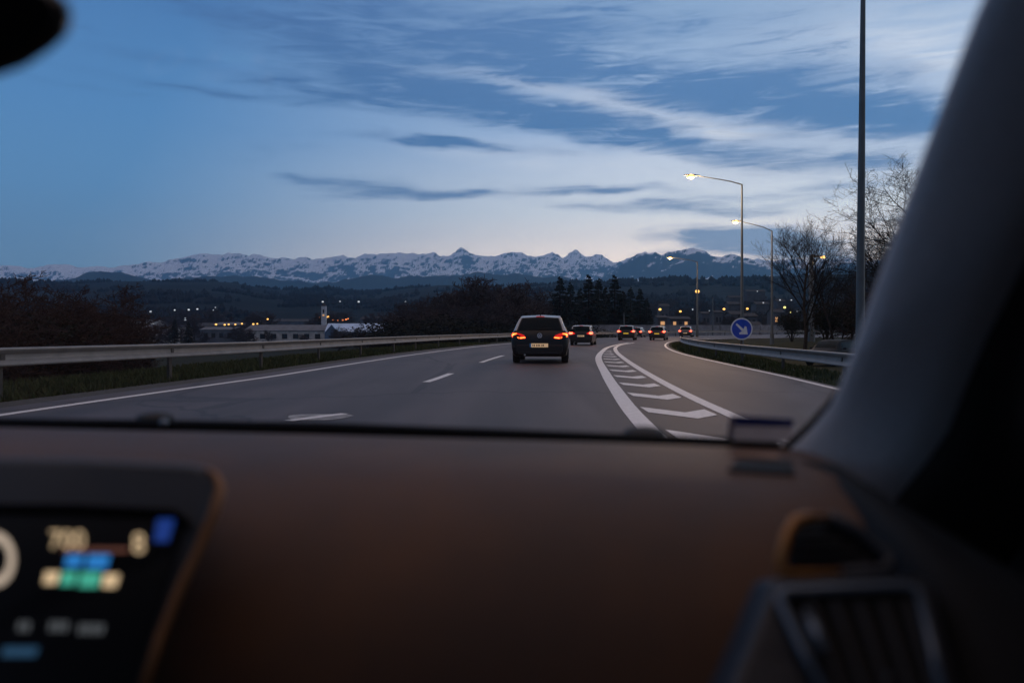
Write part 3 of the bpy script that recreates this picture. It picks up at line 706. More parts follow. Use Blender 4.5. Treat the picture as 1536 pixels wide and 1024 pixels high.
# ------------------------------------------------------------------ arrow sign
sg = empty('road_sign', gp(1112.5, 31.5), 0, 'round blue road sign with a white arrow pointing down right, behind the guardrail', 'road sign')
gzs = gp(1112.5, 31.5)[2]
cz = CH-(493.2-HZ)*31.5/F-gzs; rad = 16.4*31.5/F
b = MB(); b.tube([(0, .06, -.3), (0, .06, cz+rad*.7)], .03, 10); b.build('post', M['post'], sg, smooth=True)
def disc(r, y, n=40, th=.006): 
    m = MB(); o = [Vector((r*math.cos(2*math.pi*k/n), y, cz+r*math.sin(2*math.pi*k/n))) for k in range(n)]
    m.prism(o, Vector((0, th, 0))); return m
pl = disc(rad, 0, th=.02).build('plate', M['sign_white'], sg)
disc(rad*.89, -.004, th=.004).build('blue_face', M['sign_blue'], pl)
ar = MB(); k = rad
def ap(u, v): return Vector((u*k, -.008, cz+v*k))
ar.prism([ap(-.56, .40), ap(-.44, .52), ap(.17, -.02), ap(.28, .26), ap(.44, .20), ap(.55, -.50), ap(-.20, -.50), ap(-.24, -.36), ap(.02, -.20)], Vector((0, .004, 0)))
ar.build('arrow', M['sign_white'], pl)

# ------------------------------------------------------------------ cars
def car(name, loc, yaw, label, paint, scale=1.0, kind='hatch', plate='plate', glow='tail_far', group=None, wz=1.0, seen_front=False, roofm=None):
    root = empty(name, loc, -yaw, label, 'car', group); root.scale = (scale*wz, scale, scale)
    # stations: y, half width at sill, half width max, belt z, roof half width, roof z, underside z
    if kind == 'hatch':
        S = [(-2.06, .70, .74, .50, .68, .60, .30), (-2.03, .78, .82, .60, .76, .74, .24), (-1.98, .80, .865, .76, .80, .90, .22), (-1.92, .81, .875, .90, .79, .985, .22), (-1.78, .82, .88, .95, .725, 1.17, .22), (-1.60, .83, .885, .96, .645, 1.375, .2), (-1.40, .83, .885, .96, .60, 1.445, .2),
             (-.8, .83, .885, .955, .60, 1.475, .2), (0, .83, .885, .94, .60, 1.47, .2), (.45, .83, .885, .93, .60, 1.41, .2), (.8, .83, .88, .92, .64, 1.22, .2), (1.12, .82, .875, .91, .74, .99, .2), (1.6, .8, .85, .84, .70, .92, .22), (1.95, .74, .78, .68, .6, .78, .24), (2.08, .62, .66, .5, .5, .58, .28)]
    else:
        S = [(-2.10, .70, .74, .52, .70, .62, .32), (-2.07, .78, .83, .62, .78, .80, .26), (-2.03, .80, .86, .80, .80, .94, .24), (-1.98, .81, .865, .92, .78, 1.03, .24), (-1.90, .82, .87, .97, .72, 1.22, .24), (-1.80, .83, .87, .98, .665, 1.42, .22), (-1.62, .83, .87, .98, .635, 1.49, .22),
             (-.8, .83, .87, .97, .64, 1.52, .22), (0, .83, .87, .96, .64, 1.51, .22), (.45, .83, .87, .95, .63, 1.44, .22), (.85, .83, .87, .94, .66, 1.22, .22), (1.15, .82, .86, .93, .74, 1.01, .22), (1.6, .8, .84, .86, .70, .94, .24), (1.95, .74, .78, .70, .6, .80, .26), (2.08, .62, .66, .52, .5, .6, .3)]
    rings = []
    for (y, w0, wb, zb, wr, zr, z0) in S:
        h = [(w0*.9, z0), (w0, z0+.05), (wb*.985, (z0+zb)/2-.04), (wb, (z0+zb)/2+.1), (wb*.985, zb-.05), (wb*.955, zb), (wr+.028, zr-.06), (wr*.93, zr-.012), (wr*.55, zr+.012), (0, zr+.02)]
        rings.append([(x, y, z) for x, z in h]+[(-x, y, z) for x, z in reversed(h[:-1])])
    b = MB(); b.loft(rings, True, True); body = b.build('body', paint, root, smooth=True)
    def roofpt(y, s, lift=.012):
        q = [st for st in S]
        for a, c in zip(q, q[1:]):
            if a[0] <= y <= c[0]:
                t = (y-a[0])/(c[0]-a[0]); wr = a[4]+(c[4]-a[4])*t; zr = a[5]+(c[5]-a[5])*t
                dy, dz = c[0]-a[0], c[5]-a[5]; l = math.hypot(dy, dz); ny, nz = -dz/l, dy/l
                x = s*wr; zz = zr-.012+.032*(1-abs(s)) if abs(s) < .93 else zr-.012
                return Vector((x, y+ny*lift, zz+nz*lift))
    def glass(name, ya, yb, s0, n=6):
        g = MB(); rows = []
        for i in range(n+1):
            y = ya+(yb-ya)*i/n
            rows.append([roofpt(y, s0*(-1+2*k/10)) for k in range(11)])
        g.loft(rows, False); return g.build(name, M['carglass'], root, smooth='all')
    # side glass following the tumblehome
    def section(y, v):
        for a, c in zip(S, S[1:]):
            if a[0] <= y <= c[0]:
                t = (y-a[0])/(c[0]-a[0]); f = lambda i: a[i]+(c[i]-a[i])*t
                A = (f(2)*.955, f(3)); B = (f(4)+.028, f(5)-.06)
                return A[0]+(B[0]-A[0])*v, A[1]+(B[1]-A[1])*v
    # roof and pillar skin, made paler to put sky reflection into the colour
    yA = -1.90 if kind == 'hatch' else -1.965
    for sd in (1, -1):
        g = MB(); rows = []
        for i in range(25):
            y = yA+i*(.75-yA)/24
            rows.append([roofpt(y, sd*q_, .010) for q_ in (.905, .95, .995)]+[Vector((sd*(section(y, v)[0]+.009), y, section(y, v)[1])) for v in (.97, .88)])
        g.loft(rows, False); g.build('pillar_panel', roofm or M['roof_sky_sheen'], root, smooth=True)
    g = MB(); y2_ = -1.535 if kind == 'hatch' else -1.745
    g.loft([[roofpt(y2_+t, -1+k/5, .013) for k in range(11)] for t in (0, .06, .14, .3, .8, 1.4, 1.9)], False); g.build('roof_panel', roofm or M['roof_sky_sheen'], root, smooth=True)
    y1, y2 = (-1.905, -1.53) if kind == 'hatch' else (-1.965, -1.74)
    glass('rear_window', y1, y2, .86)
    glass('windscreen', .52, 1.06, .86)
    for sd in (1, -1):
        g = MB(); rows = []
        for i in range(11):
            y = -1.42+i*(.72+1.42)/10
            rows.append([(sd*(section(y, v)[0]+.008), y, section(y, v)[1]) for v in (.12, .5, .86)])
        g.loft(rows, False); g.build('side_window', M['carglass'], root, smooth='all')
        g = MB(); g.box((sd*1.0, .62, 1.0), (.09, .05, .06)); g.box((sd*.9, .64, .97), (.05, .02, .015)); g.build('wing_mirror', paint, root, bevel=.015)
    # wheels
    for sx in (1, -1):
        for yy in (-1.28, 1.3):
            w = MB(); n = 22; rr = []
            for xx, ra in ((.0, .26), (.0, .31), (.03, .325), (.17, .325), (.205, .31), (.205, .2), (.17, .19)):
                rr.append([(sx*(.655+xx), yy+ra*math.cos(2*math.pi*k/n), .325+ra*math.sin(2*math.pi*k/n)) for k in range(n)])
            w.loft(rr, True, True); wo = w.build('wheel', M['tyre'], root, smooth=True)
            w = MB(); w.tube([(sx*.83, yy, .325), (sx*.856, yy, .325)], [.19, .17], 16)
            w.build('rim', M['steel'], wo)
    # rear lights
    ytl = -2.0 if kind == 'hatch' else -2.05
    zt = .835 if kind == 'hatch' else .93
    for sx in (1, -1):
        l = MB()
        l.prism([Vector((sx*a, ytl-.022+.09*max(0, a-.6)/.28, z)) for a, z in ((.42, zt-.065), (.47, zt+.03), (.62, zt+.09), (.84, zt+.11), (.87, zt+.0), (.845, zt-.085), (.62, zt-.10))], Vector((0, .05, 0)))
        lo = l.build('tail_light', M['tail_lens'], root)
        g = MB()
        if glow == 'tail_glow':   # hook-shaped inner light and a lower bar
            P3 = lambda a, z: Vector((sx*a, ytl-.034+.09*max(0, a-.6)/.28, zt+z))
            g.prism([P3(a, z) for a, z in ((.64, -.07), (.82, -.07), (.855, .04), (.83, .09), (.70, .09), (.70, .065), (.77, .055), (.775, .01), (.73, -.02), (.64, -.03))], Vector((0, .016, 0)))
            g.build('light_bar', M['tail_glow'], lo)
            g = MB(); g.prism([P3(a, z) for a, z in ((.44, -.055), (.61, -.07), (.61, -.035), (.45, -.02))], Vector((0, .016, 0)))
            g.build('light_bar', M['tail_glow'], lo)
            g = MB(); g.prism([P3(a, z-.0) for a, z in ((.74, -.055), (.81, -.05), (.835, .03), (.80, .03), (.775, -.03))], Vector((0, -.004, 0)))
            g.build('light_bar', M['tail_core'], lo)
        else:
            g.ball((sx*.76, ytl-.03, zt), (.16, .05, .085), 10, 6); g.build('light_bar', M[glow], lo, smooth='all')
    # high brake light, bumper, plate, emblem, exhaust, wiper, aerial
    q = roofpt(y2+.03, 0); bl = MB(); bl.box((0, q.y-.01, q.z+.0), (.13, .02, .012)); bl.build('brake_light', M['tail_dim'], root)
    yb = S[0][0]
    bm_ = MB(); bm_.box((0, yb-.0, .47), (.70, .035, .10)); bm_.box((0, yb+.02, .335), (.66, .05, .05)); bm_.build('bumper', M['black'], root, bevel=.02)
    pz = .56 if kind == 'hatch' else .72
    py_ = yb-.052 if kind == 'hatch' else S[1][0]-.05
    p = MB(); p.box((0, py_, pz), (.26, .008, .058)); po = p.build('number_plate', M[plate], root)
    if plate == 'plate':
        p = MB(); p.box((-.275, py_-.001, pz), (.024, .009, .058)); p.build('country_band', M['plate_blue'], po)
        p = MB()
        for i, xx in enumerate((-.20, -.155, -.085, -.04, .005, .075, .12)):
            p.box((xx, py_-.0095, pz), (.012, .001, .03+.004*(i % 2)))
        p.build('characters', M['ink'], po)
    if kind == 'hatch' and glow == 'tail_glow':
        e = MB(); n = 24; c0 = (0, -2.025, .855)
        ring = [[(c0[0]+r*math.cos(2*math.pi*k/n), c0[1]+yo, c0[2]+r*math.sin(2*math.pi*k/n)) for k in range(n)] for r, yo in ((.075, 0), (.075, -.02), (.062, -.02), (.062, -.008))]
        e.loft(ring, True, False)
        for a, c_ in (((-.035, .05), (0, -.0)), ((.035, .05), (0, -.0)), ((-.055, .02), (-.022, -.05)), ((-.022, -.05), (0, .0)), ((0, 0), (.022, -.05)), ((.022, -.05), (.055, .02))):
            e.tube([(a[0], c0[1]-.014, c0[2]+a[1]), (c_[0], c0[1]-.014, c0[2]+c_[1])], .008, 6)
        e.build('emblem', M['chrome'], root)
    an = MB(); an.tube([(0, -1.42, 1.46), (0, -1.50, 1.535)], [.02, .012], 6); an.build('aerial', M['black'], root)
    if kind == 'hatch':
        wp = MB(); wp.tube([roofpt(-1.90, .0, .03), roofpt(-1.86, .45, .03)], .009, 6); wp.build('rear_wiper', M['black'], root)
    ex = MB(); ex.tube([(-.45, yb+.05, .27), (-.45, yb-.03, .27)], .03, 10); ex.build('exhaust', M['steel'], root)
    if seen_front:
        for sx in (1, -1):
            h = MB(); h.ball((sx*.62, 1.98, .70), (.15, .09, .075), 12, 6); ho = h.build('headlight', M['carglass'], root, smooth='all')
            h = MB(); h.ball((sx*.62, 2.06, .70), (.05, .03, .045), 10, 6); h.build('bulb', M['lamp_white'], ho, smooth='all')
        h = MB(); h.box((0, 2.05, .58), (.4, .05, .06)); h.build('grille', M['black'], root, bevel=.01)
    return root
M['dull_paint'] = mat('dull_car_paint', (.012, .015, .020), .6, spec=.15)
pt = {}
def paint(n, c, rough=.28, metal=.3, coat=.25):
    if n not in pt: pt[n] = mat('car_paint_'+n, c, rough, metal, spec=.3, coat=coat)
    return pt[n]
def on_lane(px, d): return ((px-768)*d/F, d, .0)
car('hatchback', on_lane(813.5, 28.0), R(4.5), 'dark hatchback with red tail lights and an orange lit number plate, nearest car ahead', paint('black', (.005, .005, .006), .35, 0, .12), 1.06, 'hatch', 'plate', 'tail_glow')
car('estate_car', on_lane(875.5, 53.6), R(11), 'dark tall car just right of the nearest hatchback with an orange lit plate', paint('brown', (.010, .008, .009), .3, 0), .86, 'boxy', 'plate', 'tail_far')
car('estate_car', on_lane(941.5, 74.5), R(13), 'dark car at the tip of the striped island, second beyond the hatchback', paint('grey', (.014, .014, .016), .3, 0), .88, 'boxy', 'plate_yellow', 'tail_far')
car('hatchback', on_lane(988.5, 74.5), R(17), 'hatchback with sky sheen painted on its roof and a yellow number plate on the slip lane', paint('silver', (.03, .03, .035), .3, .2), .84, 'boxy', 'plate_yellow', 'tail_far')
car('hatchback', on_lane(1030, 99), R(18), 'silver hatchback farthest along the bend, above the end of the right guardrail', paint('silver2', (.10, .10, .11), .3, .3), .88, 'hatch', 'plate', 'tail_far')
car('hatchback', on_lane(957.5, 96), R(20), 'far car mostly hidden behind the car at the island tip, one red light showing', paint('dark', (.03, .03, .035)), .80, 'hatch', 'plate', 'tail_far')
xx = (1250-768)*44/F
car('parked_car', (xx, 44, gz(xx, 44)), R(180+48), 'dark parked car seen past the right guardrail below the tall mast', M['dull_paint'], .95, 'hatch', 'plate', 'tail_lens', seen_front=True, roofm=M['dull_paint'])

# ------------------------------------------------------------------ far barrier wall
def wall_strip(name, pts, h, th, m, label, cat):
    root = empty(name, (pts[0][0], pts[0][1], 0), 0, label, cat)
    o3 = Vector((pts[0][0], pts[0][1], 0)); b = MB(); cp = MB()
    ringsa = []
    for i, p in enumerate(pts):
        p = Vector((p[0], p[1], 0)); a = Vector((*pts[max(i-1, 0)][:2], 0)); c = Vector((*pts[min(i+1, len(pts)-1)][:2], 0)); t = (c-a).normalized(); n = Vector((t.y, -t.x, 0))*th
        q = p-o3
        ringsa.append([q+n+Vector((0, 0, -1.5)), q+n+Vector((0, 0, h)), q-n+Vector((0, 0, h)), q-n+Vector((0, 0, -1.5))])
        if i % 2 == 0: cp.box((q.x+n.x*1.3, q.y+n.y*1.3, h/2-.4), (.16, .16, h/2+.45), math.atan2(t.y, t.x))
    b.loft(ringsa, True, True); b.build('panel', m, root); cp.build('stiffener', m, root)
    return root
wp = [((px-768)*d/F, d) for px, d in ((880, 150), (905, 150), (930, 151), (955, 152), (980, 153), (1005, 154), (1030, 156), (1055, 158), (1080, 160), (1110, 163), (1140, 167), (1175, 172))]
wall_strip('barrier_wall', wp, 1.65, .12, M['concrete'], 'low grey concrete barrier wall behind the far bend', 'wall')

# ------------------------------------------------------------------ buildings
def building(px0, px1, ytop, yeave, d, depth, wall, roof, label, cat='building', name='shed', axis='x', base=None, rows=0, lit=False, gable_mat=None, yaw=0.0, group=None):
    x0, x1 = (px0-768)*d/F, (px1-768)*d/F; xm = (x0+x1)/2; hw = (x1-x0)/2; hd = depth/2
    zt = CH-(ytop-HZ)*d/F; ze = CH-(yeave-HZ)*d/F
    g0 = base if base is not None else min(gz(xm, d), ze-3)-.4
    root = empty(name, (xm, d+hd, g0), yaw, label, cat, group)
    H = ze-g0; T = zt-g0
    b = MB(); b.box((0, 0, H/2), (hw, hd, H/2)); wo = b.build('wall', wall, root)
    r = MB(); ov = .35
    if axis == 'x':
        prof = [(-hd-ov, H-.05), (0, T), (hd+ov, H-.05), (hd+ov, H-.25), (0, T-.22), (-hd-ov, H-.25)]
        r.loft([[(sx*(hw+ov), y, z) for y, z in prof] for sx in (-1, 1)], True, True)
        gm = MB()
        for sx in (-1, 1):
            gm.prism([Vector((sx*hw, -hd, H-.0)), Vector((sx*hw, hd, H-.0)), Vector((sx*hw, 0, T-.15))], Vector((-sx*.2, 0, 0)))
    else:
        prof = [(-hw-ov, H-.05), (0, T), (hw+ov, H-.05), (hw+ov, H-.25), (0, T-.22), (-hw-ov, H-.25)]
        r.loft([[(x, sy*(hd+ov), z) for x, z in prof] for sy in (-1, 1)], True, True)
        gm = MB()
        for sy in (-1, 1):
            gm.prism([Vector((-hw, sy*hd, H)), Vector((hw, sy*hd, H)), Vector((0, sy*hd, T-.15))], Vector((0, -sy*.2, 0)))
    gm.build('gable', gable_mat or wall, root); r.build('roof', roof, root)
    for k in range(rows):
        xk = -hw+(k+.7)*2*hw/(rows+.4)
        w = MB(); wz = H*.62; ww = min(1.2, hw/rows*.45)
        w.box((xk, -hd-.03, wz), (ww, .05, min(1.1, H*.2))); w.build('window', M['window_lit'] if lit and k % 2 == 0 else M['window'], root)
    return root
building(366, 488, 487, 495.5, 350, 22, M['wall_white'], M['roof_grey'], 'long whitish shed with a grey roof in the valley, left of the pale tower', rows=7)
bb = building(487, 583, 484.8, 497, 345, 17, M['wall_grey'], M['roof_blue'], 'barn with a pale blue metal roof right of the pale tower', name='barn', rows=4, gable_mat=M['wall_blue'], yaw=R(4))
# its blue end bay
x0 = (497-768)*332/F
b_ = building(487, 508, 486.5, 499.5, 333, 9, M['wall_blue'], M['roof_blue'], 'small blue gabled annex at the left end of the blue roofed barn', name='annex', axis='y', gable_mat=M['wall_blue'])
building(318, 390, 483, 487, 420, 25, M['wall_grey'], M['roof_grey'], 'grey flat looking depot behind the orange lamps', name='depot', rows=5)
building(198, 240, 486, 490, 400, 18, M['wall_grey'], M['roof_grey'], 'grey shed at the right edge of the brown thicket', name='shed', rows=4)
building(290, 330, 484, 489, 430, 20, M['wall_grey'], M['roof_dark'], 'dark roofed shed left of the depot', name='shed', rows=2)
building(405, 470, 478, 482, 560, 24, M['wall_grey'], M['roof_dark'], 'low dark building on the rise left of the tower', name='shed')
building(540, 600, 474, 479, 600, 24, M['wall_grey'], M['roof_dark'], 'low dark building on the rise right of the tower', name='shed')
building(645, 690, 470, 476, 420, 20, M['wall_grey'], M['roof_dark'], 'grey building among the bare trees beside a yellow lamp', name='building', rows=3)
building(203, 247, 489, 493, 300, 14, M['wall_white'], M['roof_grey'], 'pale low shed nearest the brown thicket, lit by an orange lamp', rows=4)
building(300, 352, 490, 494, 370, 15, M['wall_grey'], M['roof_grey'], 'grey shed in front of the depot, right of the two small conifers', rows=4)
building(592, 640, 483, 487, 380, 15, M['wall_grey'], M['roof_dark'], 'dim grey shed right of the blue roofed barn', rows=3)
building(196, 232, 479, 482, 520, 18, M['wall_white'], M['roof_grey'], 'far pale shed above the pale low one by the thicket', rows=3)
building(262, 300, 486.5, 490, 460, 16, M['wall_white'], M['roof_dark'], 'whitish shed behind the two small conifers', rows=3)
tw = empty('tower', (P(486, 491, 400).x, 400, gz(P(486, 491, 400).x, 400)-1), 0, 'slim pale tower with orange lights rising over the valley sheds', 'tower')
tz = CH+(HZ-459)*400/F-tw.location.z
b = MB(); b.box((0, 0, tz/2), (1.15, 1.15, tz/2), 0, .93); b.build('shaft', M['wall_grey'] if False else mat('tower_render', (.62, .62, .64), .8, var=.2, vscale=.6), tw)
b = MB(); b.box((0, 0, tz+.15), (1.3, 1.3, .16)); b.add([(-1.2, -1.2, tz+.3), (1.2, -1.2, tz+.3), (1.2, 1.2, tz+.3), (-1.2, 1.2, tz+.3), (0, 0, tz+1.6)], [(0, 1, 4), (1, 2, 4), (2, 3, 4), (3, 0, 4)]); b.build('cap', M['roof_dark'], tw)
b = MB(); b.box((0, -1.12, tz-2.6), (.35, .06, .9)); b.build('opening', M['window'], tw)
b = MB(); b.box((0, -1.15, tz-4.6), (.5, .05, .35)); b.build('opening', M['window_lit'], tw)
hs = [(966, 976, 478, 483, 250, 1, 1), (987, 1001, 472.5, 476, 260, 1, 1), (1006, 1035, 474, 478, 270, 3, 1), (990, 1004, 455, 459, 480, 2, 0), (1093, 1110, 452, 456, 420, 2, 0), (1072, 1084, 465, 468, 360, 2, 0), (1096, 1116, 466, 471, 330, 3, 0),
      (1118, 1136, 469, 474, 320, 2, 0), (1120, 1148, 434, 437, 600, 3, 0), (1094, 1112, 443, 446, 560, 2, 0), (1134, 1154, 452, 456, 450, 2, 0), (1160, 1176, 463, 468, 360, 2, 1), (1166, 1178, 448, 452, 480, 2, 0), (1180, 1192, 480, 484, 300, 2, 0), (1128, 1142, 482, 487, 280, 2, 0), (1053, 1066, 467, 470, 380, 2, 0)]
hl = ['low house with a lit front by the conifers', 'lit house behind the second car from the right', 'long low house with lit windows left of the lamp on the bend', 'pale house higher on the hillside above the lit houses', 'pale house up the slope left of the tall lamp', 'small house by two pale lights', 'grey house left of the tallest lit lamp', 'grey house right of the tallest lit lamp', 'long pale house highest on the wooded hillside', 'house on the wooded hillside left of the tall lamp', 'pale gabled house between the two nearest lit lamps', 'house lit greenish beside the yellow green lamp', 'house on the slope above the yellow green lamp', 'pale house half hidden by the dark bush', 'house low down right of the blue arrow sign', 'small house left of the orange lamp on the plain']
for (a, b1, yt, ye, d, nw, lit), l in zip(hs, hl):
    building(a, b1, yt, ye, d, 9, M['house'], M['roof_dark'], l, 'house', 'house', rows=nw, lit=bool(lit))

# ------------------------------------------------------------------ trees
def bare_tree_meshes(seed, h, levels=4, nb=(7, 6, 5, 4), spread=.65, r0=.16, tw=.012, mt=None, mk=None, low=.3, upright=.55, sides=3):
    random.seed(seed); trunk = MB(); crown = MB()
    def seg(mb, a, b, ra, rb, n):
        d = (b-a)
        if d.length < 1e-5: return
        t = d.normalized(); u = t.cross(Vector((0, 0, 1)) if abs(t.z) < .95 else Vector((1, 0, 0))).normalized(); w = t.cross(u)
        vs = [a+(u*math.cos(2*math.pi*k/n)+w*math.sin(2*math.pi*k/n))*ra for k in range(n)]+[b+(u*math.cos(2*math.pi*k/n)+w*math.sin(2*math.pi*k/n))*rb for k in range(n)]
        mb.add(vs, [(k, (k+1) % n, n+(k+1) % n, n+k) for k in range(n)])
    def grow(mb, p, d, L, r, lev, n):
        steps = 4 if lev < 2 else 3; pts = [(p.copy(), r)]; q = p.copy(); dd = d.copy()
        for i in range(steps):
            dd = (dd+Vector((random.gauss(0, .12), random.gauss(0, .12), random.gauss(.05, .08)*(1 if lev else .2)))).normalized()
            q2 = q+dd*(L/steps); rr = r*(1-(i+1)/steps*.6)
            seg(mb, q, q2, pts[-1][1], max(rr, tw*.6), n); pts.append((q2.copy(), max(rr, tw*.6))); q = q2
        if lev >= levels: return
        k = nb[min(lev, len(nb)-1)]
        for j in range(k):
            f = (low if lev == 0 else .22)+(1-(low if lev == 0 else .22))*(j+random.random())/k
            i = min(int(f*steps), steps-1); fr = f*steps-i
            a = pts[i][0].lerp(pts[i+1][0], fr); ra = pts[i][1]*(1-fr)+pts[i+1][1]*fr
            ph = random.uniform(0, 2*math.pi) if lev else j*2.4+random.random()
            side = Vector((math.cos(ph), math.sin(ph), 0)); ax = dd if lev else Vector((0, 0, 1))
            side = (side-ax*side.dot(ax)); side = side.normalized() if side.length > 1e-3 else Vector((1, 0, 0))
            nd = (ax*upright+side*spread+Vector((0, 0, .12))).normalized()
            grow(crown, a, nd, L*random.uniform(.42, .62)*(1.15-.4*f if lev == 0 else 1), max(ra*.62, tw), lev+1, sides)
    grow(trunk, Vector((0, 0, -.4)), Vector((0, 0, 1)), h*.78, r0, 0, 7)
    return trunk, crown
def tree_obj(name, tc, loc, rz, s, label, cat, group, mt, mk):
    root = empty(name, loc, rz, label, cat, group); root.scale = (s, s, s)
    tc[0].build('trunk', mt, root, fix=False); tc[1].build('crown', mk, root, fix=False)
    return root
used = {}
def plant(key, maker, px, d, top_y, label, cat, group=None, name='bare_tree', h0=10.0, wide=1.0, sink=0, z=None):
    x = (px-768)*d/F; zz = (gz(x, d) if z is None else z)-sink
    s = (CH+(HZ-top_y)*d/F-zz)/h0
    if key not in used:
        tc, mt, mk = maker(); o = tree_obj(name, tc, (x, d, zz), 0, s, label, cat, group, mt, mk); used[key] = o
    else:
        o = copy_tree(used[key]); o.location = (x, d, zz); o.name = name; tag(o, label, cat)
        if group: o['group'] = group
        elif 'group' in o: del o['group']
        for p in ('parent_label',): pass
    o.rotation_euler = (0, 0, random.uniform(0, 6.28)); o.scale = (s*wide, s*wide, s)
    return o
def norm(tc, h0=10.0):     # scale a tree so that it is exactly h0 high
    m = max(v[2] for mb in tc for v in mb.v)
    for mb in tc: mb.v = [(a*h0/m, b*h0/m, c*h0/m) for a, b, c in mb.v]
    return tc
mk_a = lambda: (norm(bare_tree_meshes(11, 10, 5, (11, 7, 5, 4, 2), .62, .17, .0085, low=.30, upright=.8)), M['bark'], M['twig'])
mk_b = lambda: (norm(bare_tree_meshes(23, 10, 5, (10, 6, 5, 4, 2), .5, .14, .0085, low=.25, upright=.95)), M['bark'], M['twig'])
mk_c = lambda: (norm(bare_tree_meshes(37, 10, 5, (13, 8, 6, 4, 3), .85, .2, .0075, low=.2, upright=.6)), M['bark'], M['twig'])
mk_d = lambda: (norm(bare_tree_meshes(51, 10, 5, (12, 7, 6, 4, 3), .95, .2, .024, low=.06, upright=.5)), M['bark'], M['twig_red'])
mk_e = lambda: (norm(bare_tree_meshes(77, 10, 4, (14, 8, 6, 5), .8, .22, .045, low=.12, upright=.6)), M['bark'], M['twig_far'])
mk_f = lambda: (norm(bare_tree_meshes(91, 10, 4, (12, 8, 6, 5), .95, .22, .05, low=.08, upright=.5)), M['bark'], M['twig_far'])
def bush_meshes(seed):
    random.seed(seed); t = MB(); c = MB()
    lob = []
    for _ in range(9):
        a = random.uniform(0, 6.28); r = random.uniform(0, 3.2); z = random.uniform(2.5, 7.2); lob.append((Vector((r*math.cos(a), r*math.sin(a), z)), random.uniform(1.8, 3.0)))
    for p, r in lob:
        t.tube([(0, 0, -.5), (p.x*.4, p.y*.4, p.z*.4), tuple(p)], [.16, .1, .03], 5)
    for _ in range(5200):
        p, r = random.choice(lob); v = Vector((random.gauss(0, 1), random.gauss(0, 1), random.gauss(0, 1))).normalized()*r*random.random()**.35
        q = p+v
        if q.z < .1: continue
        u = Vector((random.gauss(0, 1), random.gauss(0, 1), random.gauss(0, 1))).normalized()*random.uniform(.1, .22); w = u.cross(Vector((random.gauss(0, 1), random.gauss(0, 1), random.gauss(0, 1)))).normalized()*random.uniform(.06, .13)
        c.add([q-u, q+w, q+u, q-w], [(0, 1, 2, 3)])
    return norm([t, c])
mk_bush = lambda: (bush_meshes(4), M['bark'], M['bush'])
def conifer_meshes(seed, wide=.24):
    random.seed(seed); t = MB(); c = MB(); h = 10
    t.tube([(0, 0, -.5), (0, 0, 5), (0, 0, 9.8)], [.2, .12, .02], 7)
    z = .7
    while z < 9.7:
        L = (1-z/10)**.95*h*wide*random.uniform(.75, 1.15)+.04; k9 = min(1, .25+L)
        nbr = random.randint(3, 6); z0 = z; ph = random.random()*6
        for k in range(nbr):
            a = ph+2*math.pi*k/nbr+random.gauss(0, .2); l = L*random.uniform(.7, 1.15); dr = -.28*l*random.uniform(.4, 1.5); z = z0+random.uniform(-.22, .22)
            ca, sa = math.cos(a), math.sin(a)
            ns = max(3, int(l*5))
            for i in range(ns):
                f = (i+.6)/ns; p = Vector((ca*l*f, sa*l*f, z+dr*f+.15*l*f*f))
                for sd in (-1, 1):
                    ww = (.16*k9+.34*l*(1-f)*.45)*random.uniform(.7, 1.3)
                    e = p+Vector((ca*.18*k9-sa*sd*ww, sa*.18*k9+ca*sd*ww, -.10*random.random()-.02)); 
                    c.add([p, p+Vector((ca*.22*k9, sa*.22*k9, .02)), e+Vector((0, 0, -.08)), e+Vector((-ca*.14*k9, -sa*.14*k9, -.12))], [(0, 1, 2, 3)])
        z = z0+.17+.08*random.random()
    return norm([t, c])
mk_con1 = lambda: (conifer_meshes(3, .29), M['bark'], M['needle'])
mk_con2 = lambda: (conifer_meshes(8, .25), M['bark'], M['needle'])

random.seed(1)
# right side: bare trees against the sky
plant('a', mk_a, 1207, 62, 316, 'bare tree with a fan of fine branches, between the short armed lamp and the sky', 'tree')
plant('b', mk_b, 1252, 70, 322, 'slimmer bare tree right of the fan shaped one', 'tree')
plant('c', mk_c, 1405, 40, 190, 'large bare tree partly hidden by the windscreen pillar', 'tree')
plant('a', mk_a, 1318, 55, 328, 'bare tree right of the tall mast', 'tree')
plant('b', mk_b, 1362, 60, 335, 'bare tree close to the pillar, lower than the large one', 'tree')
plant('c', mk_c, 1278, 85, 372, 'low bare tree behind the tall mast', 'tree')
random.seed(2)
for px, d, ty in ((1262, 75, 440), (1302, 68, 432), (1340, 66, 415), (1376, 60, 400), (1235, 88, 452), (1420, 55, 390), (1285, 80, 446)):
    plant('d', mk_d, px, d, ty, 'dense brown thicket tree standing below the taller bare trees on the right', 'tree', 'thicket trees on the right', 'thicket_tree', wide=1.1)
for px, d, ty, w, l in ((1188, 80, 462, 1.0, 'rounded dark bush left of the parked car'), (1240, 72, 440, 1.2, 'dark bush directly behind the parked car'), (1300, 64, 440, 1.3, 'dark bush behind the tall mast'), (1355, 58, 430, 1.3, 'dark bush beside the windscreen pillar'), (1212, 90, 470, 1.1, 'low dark bush behind the short armed lamp')):
    plant('bush', mk_bush, px, d, ty, l, 'bush', None, 'bush', wide=w)
